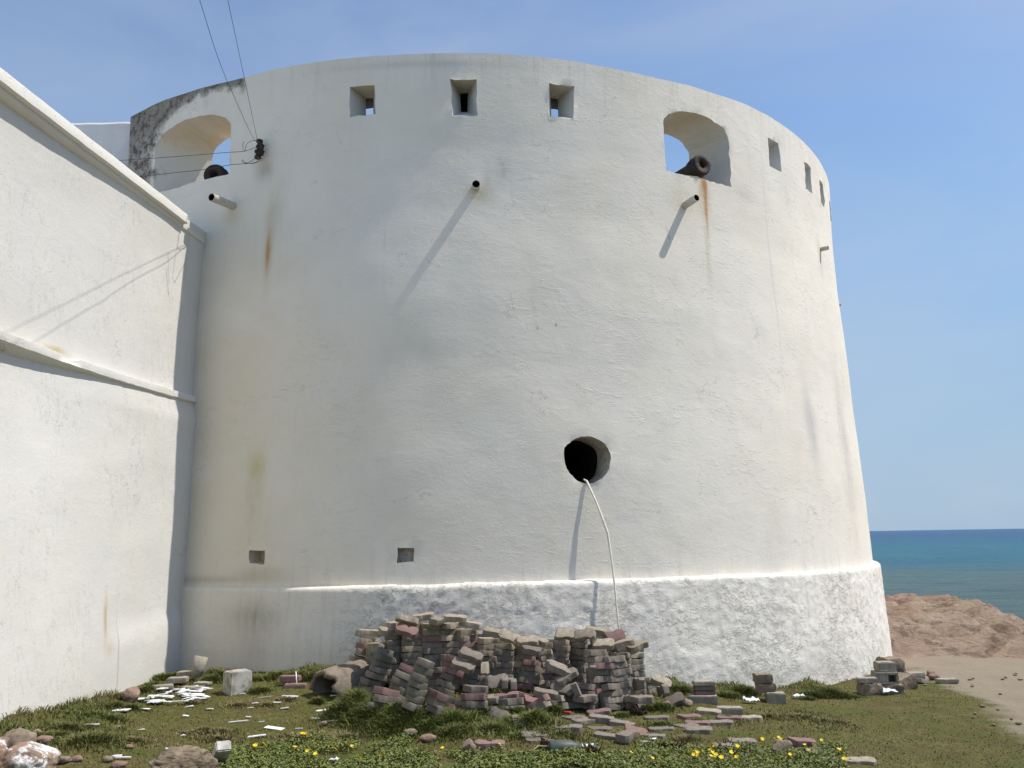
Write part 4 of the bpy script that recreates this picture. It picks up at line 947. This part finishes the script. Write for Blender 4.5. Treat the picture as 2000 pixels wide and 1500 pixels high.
# ------------------------------------------------------------------ broken concrete pipe
bm = bmesh.new(); rings = []; n_ = 36; Ln = .95
for j in range(26):
    ring = []
    for k in range(n_):
        a = 2 * math.pi * k / n_; rag = .06 * fbm(math.cos(a) * 1.6, math.sin(a) * 1.6, 3, 5) + (.05 if math.sin(a) < 0 else 0)
        t = rag + (Ln - rag) * j / 25; r = .185 + .008 * fbm(a * 2, t * 4, 2, 3) + .004 * fbm(a * 9, t * 12, 2, 3)
        ring.append(bm.verts.new((t, r * math.cos(a), r * math.sin(a))))
    rings.append(ring)
for j in range(25, -1, -5):
    ring = []
    for k in range(n_):
        a = 2 * math.pi * k / n_; rag = .06 * fbm(math.cos(a) * 1.6, math.sin(a) * 1.6, 3, 5) + (.05 if math.sin(a) < 0 else 0) + .015 * math.sin(k * 2.7)
        t = rag + (Ln - rag) * j / 25; r = .14 + .01 * fbm(a * 3, t * 6, 8, 3)
        ring.append(bm.verts.new((t, r * math.cos(a), r * math.sin(a))))
    rings.append(ring)
rings.append(rings[0])
for a, b in zip(rings, rings[1:]):
    for k in range(n_): bm.faces.new((a[k], a[(k + 1) % n_], b[(k + 1) % n_], b[k]))
o = obj('concrete_pipe', from_bm(bm, 'concrete_pipe', True), M_CULV); p = G(622, 1368)
o.location = (p.x + .02, p.y + .10, p.z + .075); o.rotation_euler = (0, R(-4), R(56))
tag(o, 'broken concrete drain pipe half sunk in the turf left of the paver pile', 'concrete pipe')

# ------------------------------------------------------------------ white tile shards
def shard(p, L, Wd, rz, seed, label, group, mat=None, H=.006, tilt=0):
    rs = random.Random(seed); k = rs.choice((4, 5, 4, 3)); bm = bmesh.new()
    base = [(-1, -1), (1, -.8), (1, 1), (-.9, .9), (-1.2, .1)][:k] if k > 3 else [(-1, -1), (1, -.6), (.2, 1)]
    prism(bm, [(x * L / 2 * rs.uniform(.75, 1.1), y * Wd / 2 * rs.uniform(.6, 1.1)) for x, y in base], 0, H)
    o = obj('tile_shard', from_bm(bm, 'tile_shard'), mat or M_SHARD, None, p + Vector((0, 0, .010)))
    o.rotation_euler = (R(rs.uniform(-7, 7) + tilt), R(rs.uniform(-7, 7)), rz)
    return tag(o, label, 'tile shard', group)
rs = random.Random(4)
for i in range(52):
    while True:
        u, v = rs.uniform(-1, 1), rs.uniform(-1, 1)
        if u * u + v * v < 1: break
    px = 348 + u * 66 + v * -10; py = 1363 + v * 16 - u * 3
    p = G(px, py, .0); shard(p + Vector((0, 0, .012 + .008 * rs.random())), rs.uniform(.06, .17), rs.uniform(.035, .075), rs.uniform(-.7, .7), 100 + i, 'white tile shard in the dense patch near the left corner slabs', 'white tile shards strewn in a patch')
for i, (x, y, L, l) in enumerate([(236, 1391, .14, 'long white shard left of the others below the wall mound'), (281, 1388, .10, 'white shard between the mound and the dense patch'), (372, 1382, .11, 'white shard below the dense patch'), (174, 1419, .13, 'white shard in the grass near the left wall foot'),
        (278, 1428, .07, 'small white shard in the left lawn'), (232, 1422, .04, 'tiny white chip in the left lawn'), (410, 1388, .07, 'greyish shard right of the dense patch'), (465, 1413, .16, 'thin pale strip lying in the middle of the lawn'),
        (534, 1426, .16, 'clean white rectangular tile piece in the lawn'), (502, 1441, .17, 'large pointed white shard in the lawn'), (474, 1358, .06, 'white chip right of the white block'), (498, 1377, .06, 'white chip in the upper lawn'),
        (490, 1385, .06, 'pale chip just under the upper lawn chip'), (541, 1375, .07, 'flat white chip left of the broken pipe'), (556, 1386, .08, 'greyish white chip below the broken pipe'), (563, 1362, .13, 'white piece nearest the pipe mouth at left'),
        (572, 1364, .10, 'second white piece at the mouth of the pipe'), (485, 1404, .05, 'small white chip in mid lawn'), (510, 1413, .05, 'tiny chip right of the thin strip'), (584, 1427, .07, 'thin pale strip below the pipe'),
        (620, 1407, .10, 'cream strip below the pipe mouth'), (645, 1412, .12, 'white strip at the left foot of the pile mound'), (636, 1390, .13, 'white broken piece left of the pile mound'), (648, 1380, .08, 'white piece under the pipe side'),
        (628, 1391, .10, 'second white broken piece left of the pile mound'), (652, 1362, .07, 'white flake leaning on the pipe'), (357, 1441, .05, 'pale chip above the boulder'), (520, 1364, .15, 'thin twig like pale strip left of the pipe'),
        (362, 1401, .05, 'faint chip under the dense patch'), (330, 1467, .05, 'pale chip left above the boulder'), (240, 1485, .10, 'narrow pale strip near the lower left stones'), (228, 1480, .06, 'pale piece near the lower left stones'),
        (1275, 1447, .06, 'pale chip in the central right grass'), (1258, 1470, .05, 'white chip by the dark husk'), (1452, 1478, .06, 'pale fragment in the right flower patch'), (1260, 1452, .09, 'thin white strip under the light square paver')]):
    shard(G(x, y), L, L * (.5 if 'strip' not in l else .16), rs.uniform(-.3, .3), 200 + i, l, 'white shards scattered over the lawn')

# ------------------------------------------------------------------ litter
bm = lathe([(-.06, .028), (-.055, .033), (.055, .033), (.06, .027), (.058, .024), (.05, .02)], 20)
for v in bm.verts: v.co = Vector((v.co.x * .5, v.co.y * .6, v.co.z * .45 + .006 * math.sin(v.co.y * 60)))
o = obj('drink_can', from_bm(bm, 'drink_can', True), M_RED, None, G(1108, 1398) + Vector((0, 0, .025))); o.rotation_euler = (0, 0, R(60)); tag(o, 'crushed red drink can beside the grey pavers', 'can')
bm = lathe([(-.11, .052), (-.10, .056), (.05, .050), (.08, .036), (.11, .034), (.11, .028), (.0, .03)], 24)
o = obj('jar', from_bm(bm, 'jar', True), M_GLASSY, None, G(1103, 1474) + Vector((0, 0, .045))); o.rotation_euler = (0, 0, R(-84)); tag(o, 'greyish plastic bottle lying on its side in the foreground grass', 'bottle')
def husk(px, py, s, seed, label):
    bm = bmesh.new(); bmesh.ops.create_icosphere(bm, subdivisions=4, radius=1)
    bmesh.ops.delete(bm, geom=[v for v in bm.verts if v.co.z + .5 * v.co.x > .45 + .3 * noise.noise(v.co * 2 + Vector((seed, 0, 0)))], context='VERTS')
    for v in bm.verts: v.co *= 1 + .35 * noise.fractal(v.co * 1.5 + Vector((seed, 0, 0)), .8, 2, 4)
    r_ = bmesh.ops.solidify(bm, geom=bm.faces[:], thickness=.12)
    bmesh.ops.scale(bm, vec=s, verts=bm.verts)
    for k in range(7):
        a = random.uniform(0, 6.28); tube(bm, [(s[0] * math.cos(a) * .8, s[1] * math.sin(a) * .8, 0), (s[0] * math.cos(a) * 1.6, s[1] * math.sin(a) * 1.6, random.uniform(.0, .08))], [.006, .002], 5)
    o = obj('coconut_husk', from_bm(bm, 'coconut_husk', True), M_BROWN, None, G(px, py) + Vector((0, 0, s[2] * .5))); tag(o, label, 'husk', 'dead brown husks in the grass')
husk(1247, 1396, (.07, .06, .075), 2, 'split brown husk at the right foot of the pile'); husk(1308, 1466, (.10, .06, .05), 3, 'dark brown husk lying right in the foreground grass')
husk(1160, 1478, (.06, .05, .06), 4, 'dark husk with a white scrap on it in the foreground'); husk(1418, 1463, (.07, .05, .03), 6, 'flat dark husk at the left of the right flower patch')
husk(1065, 1462, (.035, .035, .06), 9, 'upright dark stub left of the grey bottle')
def scrap(px, py, s, seed, label):
    bm = bmesh.new(); bmesh.ops.create_grid(bm, x_segments=9, y_segments=7, size=.5)
    for v in bm.verts: v.co = Vector((v.co.x * s, v.co.y * s * .7, 0)); v.co.z = s * .35 * abs(noise.fractal(Vector((v.co.x / s * 2.5, v.co.y / s * 2.5, seed)), .8, 2, 4)) + .01
    bmesh.ops.solidify(bm, geom=bm.faces[:], thickness=.002)
    tag(obj('paper_scrap', from_bm(bm, 'paper_scrap', True), M_PAPER, None, G(px, py) + Vector((0, 0, .02))), label, 'litter', 'crumpled litter on the grass')
scrap(1467, 1374, .16, 1, 'crumpled white bag left of the stack of three'); scrap(1560, 1366, .12, 2, 'white scrap right of the stack of three'); scrap(1736, 1357, .18, 3, 'bluish white wrapper before the corner heap')
scrap(652, 1494, .07, 4, 'pale blue wrapper among the left flowers'); scrap(1150, 1466, .10, 5, 'white scrap on the dark husk')
bm = bmesh.new(); P = [G(1040, 1481), G(1052, 1474), G(1085, 1471), G(1125, 1473), G(1150, 1476)]
tube(bm, [p + Vector((0, 0, .05 + .01 * math.sin(i * 2))) for i, p in enumerate(P)], [.006, .005, .005, .004, .003], 6); tag(obj('dry_stem', from_bm(bm, 'dry_stem', True), M_TWIG), 'long dry straw coloured stem arching in the foreground grass', 'stem')
bm = bmesh.new(); p = G(580, 1345); tube(bm, [p + Vector((0, 0, 0)), p + Vector((-.02, .02, .16))], [.008, .006], 6); tag(obj('white_peg', from_bm(bm, 'white_peg', True), M_SHARD), 'thin white peg leaning in the grass above the pink bricks', 'peg')

# ------------------------------------------------------------------ grass, tufts, flowers
def leaf_mat(name, tip=(.14, .17, .045)):
    g = N(name, .7, .2)
    P = g.t.nodes.new('ShaderNodeNewGeometry').outputs['Position']
    c = grass_tones(g, P); a = g.attr('tone', 'Fac')
    c = g.mix(g.ramp(a, .0, .45), (.065, .095, .018), c); c = g.mix(g.ramp(a, .72, .95), c, (.22, .18, .085))
    c = g.mix(g.math('MULTIPLY', g.attr('lush', 'Fac'), .8), c, g.mix(a, (.080, .105, .022), (.175, .195, .050)))
    m = g.done(c); g.b.inputs['Subsurface Weight'].default_value = 0
    return m
M_GRASS = leaf_mat('grass_blades')
def inside_tower(x, y): return math.hypot(x - TX, y - TY) < 7.66
def wall_x(y): return -4.62 - .31 * min(1, max(0, (y - 6.9) / 2.9)) + WX * y
_hc = {}
def hgt(x, y):                                # bilinear lookup of the ground grid
    i = (x + 5) / .05; j = (y - 5) / .05; i0, j0 = int(math.floor(i)), int(math.floor(j)); fx, fy = i - i0, j - j0
    def q(a, b):
        k = (a, b)
        if k not in _hc: _hc[k] = gz(-5 + a * .05, 5 + b * .05)
        return _hc[k]
    return (q(i0, j0) * (1 - fx) + q(i0 + 1, j0) * fx) * (1 - fy) + (q(i0, j0 + 1) * (1 - fx) + q(i0 + 1, j0 + 1) * fx) * fy
PX = []                                        # blade roots
def blades(roots, name, label=None, width=.0035):
    """roots: x, y, z, height, lean azimuth, lean, tone, lush"""
    A = np.array(roots); n_ = len(A); h = A[:, 3]; az = A[:, 4]; ln = A[:, 5]
    face = rng.uniform(0, math.pi, n_); w = width * rng.uniform(.7, 1.5, n_)
    dx, dy = np.cos(face) * w, np.sin(face) * w; b = A[:, :3].copy(); b[:, 2] -= .006
    mid = b + np.stack([np.cos(az) * ln * h * .35, np.sin(az) * ln * h * .35, h * .6], 1)
    tip = b + np.stack([np.cos(az) * ln * h, np.sin(az) * ln * h, h * (1 - .35 * ln)], 1)
    sd = np.stack([dx, dy, np.zeros(n_)], 1)
    Vv = np.stack([b - sd, b + sd, mid + sd * .7, mid - sd * .7, tip], 1).reshape(-1, 3)
    o_ = np.arange(n_)[:, None] * 5
    F = np.concatenate([o_ + [[0, 1, 2]], o_ + [[0, 2, 3]], o_ + [[3, 2, 4]]]).astype(np.int32)
    me = np_mesh(name, Vv, F)
    for k, nm in ((6, 'tone'), (7, 'lush')):
        at_ = me.attributes.new(nm, 'FLOAT', 'POINT'); at_.data.foreach_set('value', np.repeat(A[:, k], 5).astype(np.float32))
    return obj(name, me, M_GRASS)
roots = []
rs = random.Random(9)
def mound_q(x, y): return max([math.exp(-((x - a) ** 2 + (y - b) ** 2) / (r * r) * 1.2) * min(1, h / .10) for a, b, r, h in MOUNDS])
cnt = 0
while cnt < 150000:
    y = 5.2 + 8.6 * rs.random() ** 1.25; x = rs.uniform(-.62, .64) * y
    if inside_tower(x, y) or x < wall_x(y) or x > 6.6: cnt += 1; continue
    cnt += 1
    sd = sandness(x, y) if x > 4 or y > 12 else 0
    if rs.random() < sd * 1.3: continue
    m = mound_q(x, y); cl = noise.noise(Vector((x * 3.5, y * 3.5, 0))) * .5 + .5
    patch = noise.fractal(Vector((x * 1.3, y * 1.3, 5)), 1, 2, 3)
    if m < .2 and rs.random() < .25 + .5 * (1 - cl): continue
    h = .014 + .026 * cl * rs.random() + m * (.02 + .055 * rs.random())
    nearw = min(abs(math.hypot(x - TX, y - TY) - 7.66), abs(x - wall_x(y)))
    if nearw < .12: h += .03 * rs.random()
    lush = min(1, m * .95 + max(0, patch) * .9)
    if -4.6 < x < -2.9 and m > .2: lush *= .15
    roots.append((x, y, hgt(x, y), h, rs.uniform(0, 6.28), rs.uniform(.3, 1.4), rs.random(), lush))
tag(blades(roots, 'grass'), kind='stuff')
# long soft tufts round the foot of the pile, along the walls and as brown hummocks
tufts = []
def tuft(px, py, r, h, n_, lush, tone=None):
    c = G(px, py)
    for _ in range(n_):
        a = rs.uniform(0, 6.28); d = abs(rs.gauss(0, r * .5)); x, y = c.x + math.cos(a) * d * 1.3, c.y + math.sin(a) * d
        if inside_tower(x, y) or x < wall_x(y): continue
        hh = h * .78 * (math.exp(-(d / r) ** 2) * .7 + .3) * rs.uniform(.6, 1.2)
        tufts.append((x, y, hgt(x, y), hh, a + rs.gauss(0, .6), rs.uniform(.3, 1.1), rs.random() if tone is None else tone + rs.uniform(-.1, .1), lush))
for x, y, r, h, k, lu in [(700, 1385, .22, .17, 1500, 1), (740, 1392, .25, .16, 1500, 1), (790, 1400, .25, .15, 1500, 1), (840, 1405, .22, .13, 1300, 1), (880, 1408, .22, .13, 1200, 1), (945, 1400, .2, .14, 1100, 1),
        (672, 1392, .16, .17, 1100, .6), (690, 1372, .14, .17, 900, .8), (720, 1402, .25, .16, 1500, 1), (765, 1420, .25, .12, 1300, .9), (830, 1425, .25, .11, 1200, .9), (1000, 1398, .2, .14, 1100, 1), (1035, 1408, .22, .13, 1200, 1), (1080, 1395, .08, .14, 500, .9), (960, 1425, .25, .09, 900, .8), (880, 1430, .22, .08, 800, .8), (1195, 1375, .07, .12, 300, .7), (1155, 1350, .07, .12, 300, .7), (1230, 1372, .10, .13, 450, .9),
        (1285, 1385, .16, .10, 700, .9), (1330, 1352, .2, .12, 700, .9), (1420, 1362, .16, .10, 600, .9), (1460, 1355, .12, .14, 700, 1), (1575, 1368, .1, .08, 300, .9), (1620, 1360, .22, .15, 1500, .75), (1590, 1362, .18, .12, 800, .75), (1655, 1362, .15, .08, 500, .8),
        (540, 1325, .16, .12, 700, .8), (580, 1325, .2, .12, 800, .6), (625, 1322, .25, .13, 1000, .45), (650, 1318, .2, .12, 700, .4), (320, 1328, .16, .12, 700, .95), (335, 1326, .12, .11, 500, .9), (300, 1342, .12, .09, 500, .7), (278, 1352, .12, .09, 500, .6), (245, 1368, .12, .08, 500, .4), (225, 1382, .12, .08, 500, .3), (350, 1322, .16, .10, 500, .9), (410, 1330, .18, .10, 700, .8), (435, 1320, .18, .10, 500, .4), (505, 1352, .12, .09, 500, .9),
        (480, 1330, .15, .10, 500, .8), (60, 1440, .15, .07, 500, .3), (130, 1425, .2, .08, 700, .25), (185, 1400, .18, .08, 700, .25), (215, 1405, .2, .07, 600, .3), (255, 1385, .12, .08, 500, .6), (300, 1372, .12, .09, 500, .9), (170, 1450, .28, .10, 1200, .6), (110, 1440, .2, .08, 600, .5),
        (1010, 1440, .3, .06, 700, .8), (1100, 1435, .25, .06, 600, .8), (1290, 1415, .25, .05, 600, .8), (620, 1375, .06, .10, 300, .6), (1365, 1410, .12, .06, 300, .8), (1210, 1400, .12, .07, 300, .9)]:
    tuft(x, y, r, h, k, lu)
for x, y, r in [(375, 1375, .16), (465, 1378, .18), (430, 1430, .2), (395, 1428, .16), (425, 1445, .2), (520, 1378, .14), (1700 - 200, 1400, .25), (1560, 1402, .3), (1620, 1410, .2), (260, 1448, .16), (120, 1395 + 30, .1), (560, 1368, .12), (680, 1440, .2), (590, 1440, .2), (1340, 1445, .15)]:
    tuft(x, y, r, .055, 420, 0, .92)
tag(blades(tufts, 'grass_tufts', width=.004), kind='stuff')

# creeping ground cover with yellow flowers
g = N('clover_leaves', .6, .3); a = g.attr('tone', 'Fac')
M_LEAF = g.done(g.mix(a, (.055, .085, .016), (.20, .215, .05)))
lv = []; tn = []
def patch(x0, x1, y0, y1, n_, up=.06):
    k = 0
    while k < n_:
        k += 1; px = rs.uniform(x0, x1); py = rs.uniform(y0, y1)
        e_ = noise.noise(Vector((px * .012, py * .03, 3))) + .25 - max(0, (y0 + 22 - py)) * .02
        if e_ < -.02: continue
        p = ray(px, py); t = (-1.6 + .0) / p.z * 1.0; x, y = p.x * t, t
        for _ in range(2):
            zz = gz(x, y) - EYE; t = zz / p.z; x, y = p.x * t, t
        hh = up * rs.random() * (.5 + max(0, noise.noise(Vector((x * 4, y * 4, 1)))))
        for _ in range(3):
            c = Vector((x + rs.gauss(0, .02), y + rs.gauss(0, .02), gz(x, y) + hh + rs.random() * .02))
            nn = Vector((rs.gauss(0, .6), rs.gauss(0, .6), 1)).normalized(); u = nn.orthogonal().normalized(); u = (Quaternion(nn, rs.uniform(0, 6.28)) @ u); v = nn.cross(u); s_ = rs.uniform(.007, .014)
            lv.extend([c - u * s_, c + v * s_ * .62, c + u * s_, c - v * s_ * .62]); tn.extend([rs.random()] * 4)
patch(450, 800, 1445, 1520, 5200); patch(780, 1060, 1472, 1520, 2500); patch(1050, 1650, 1455, 1530, 8500); patch(395, 470, 1470, 1520, 700); patch(1000, 1160, 1466, 1500, 1500)
A = np.array([tuple(v) for v in lv]); F = np.arange(len(A)).reshape(-1, 4)
me = np_mesh('ground_cover', A, F); t_ = me.attributes.new('tone', 'FLOAT', 'POINT'); t_.data.foreach_set('value', tn)
tag(obj('ground_cover', me, M_LEAF), kind='stuff')
M_YEL = plain('yellow_petal', (.85, .62, .02), (.75, .50, .01), 30, .6, .1, .002)
def flower_mesh(seed):
    r_ = random.Random(seed); bm = bmesh.new()
    for k in range(5):
        a = 6.283 * k / 5 + r_.uniform(-.15, .15); d = Vector((math.cos(a), math.sin(a), .35)); s = Vector((-math.sin(a), math.cos(a), 0))
        c = bm.verts.new((0, 0, 0)); L = .017 * r_.uniform(.85, 1.15)
        bm.faces.new((c, bm.verts.new(d * L * .6 + s * .007), bm.verts.new(d * L), bm.verts.new(d * L * .6 - s * .007)))
    tube(bm, [(0, 0, 0), (.004, 0, -.04)], .0012, 4)
    me = from_bm(bm, 'yellow_flower'); me.materials.append(M_YEL); return me
FM = [flower_mesh(i) for i in range(4)]
def flower(px, py, label, group):
    p = G(px, py + 6); o = bpy.data.objects.new('yellow_flower', rs.choice(FM)); COL.objects.link(o)
    o.location = p + Vector((0, 0, .075)); o.rotation_euler = (rs.uniform(.2, .9), rs.uniform(-.4, .4), rs.uniform(0, 6.28)); s_ = rs.uniform(.8, 1.25); o.scale = (s_, s_, s_)
    tag(o, label, 'flower', group)
for x, y in [(590, 1447), (596, 1448), (595, 1444), (615, 1463), (651, 1463), (652, 1475), (615, 1490), (600, 1483), (513, 1466), (498, 1472), (687, 1472), (700, 1494), (742, 1489), (748, 1486), (575, 1476)]:
    flower(x, y, 'small yellow flower in the leafy patch left of centre', 'yellow flowers in the left patch')
for x, y in [(864, 1477), (976, 1472), (1062, 1493), (1154, 1483), (1234, 1487), (1288, 1494), (1275, 1498)]:
    flower(x, y, 'yellow flower among the sparse ones along the middle foreground', 'yellow flowers in the middle')
for x, y in [(1345, 1478), (1352, 1480), (1338, 1484), (1340, 1493), (1350, 1477), (1365, 1480), (1362, 1484), (1355, 1490), (1374, 1484), (1364, 1491), (1388, 1479), (1392, 1485), (1396, 1471), (1392, 1477), (1390, 1492), (1396, 1494),
             (1429, 1484), (1441, 1472), (1490, 1457), (1512, 1452), (1522, 1455), (1527, 1458), (1573, 1470), (1582, 1480), (1606, 1460), (1640, 1480), (1592, 1471), (1544, 1489), (1550, 1493), (1651, 1498), (1400, 1489), (1410, 1495), (1525, 1499), (1470, 1497), (1440, 1494)]:
    flower(x, y, 'yellow flower in the thick bunch in front of the right grey pavers', 'yellow flowers in the right patch')
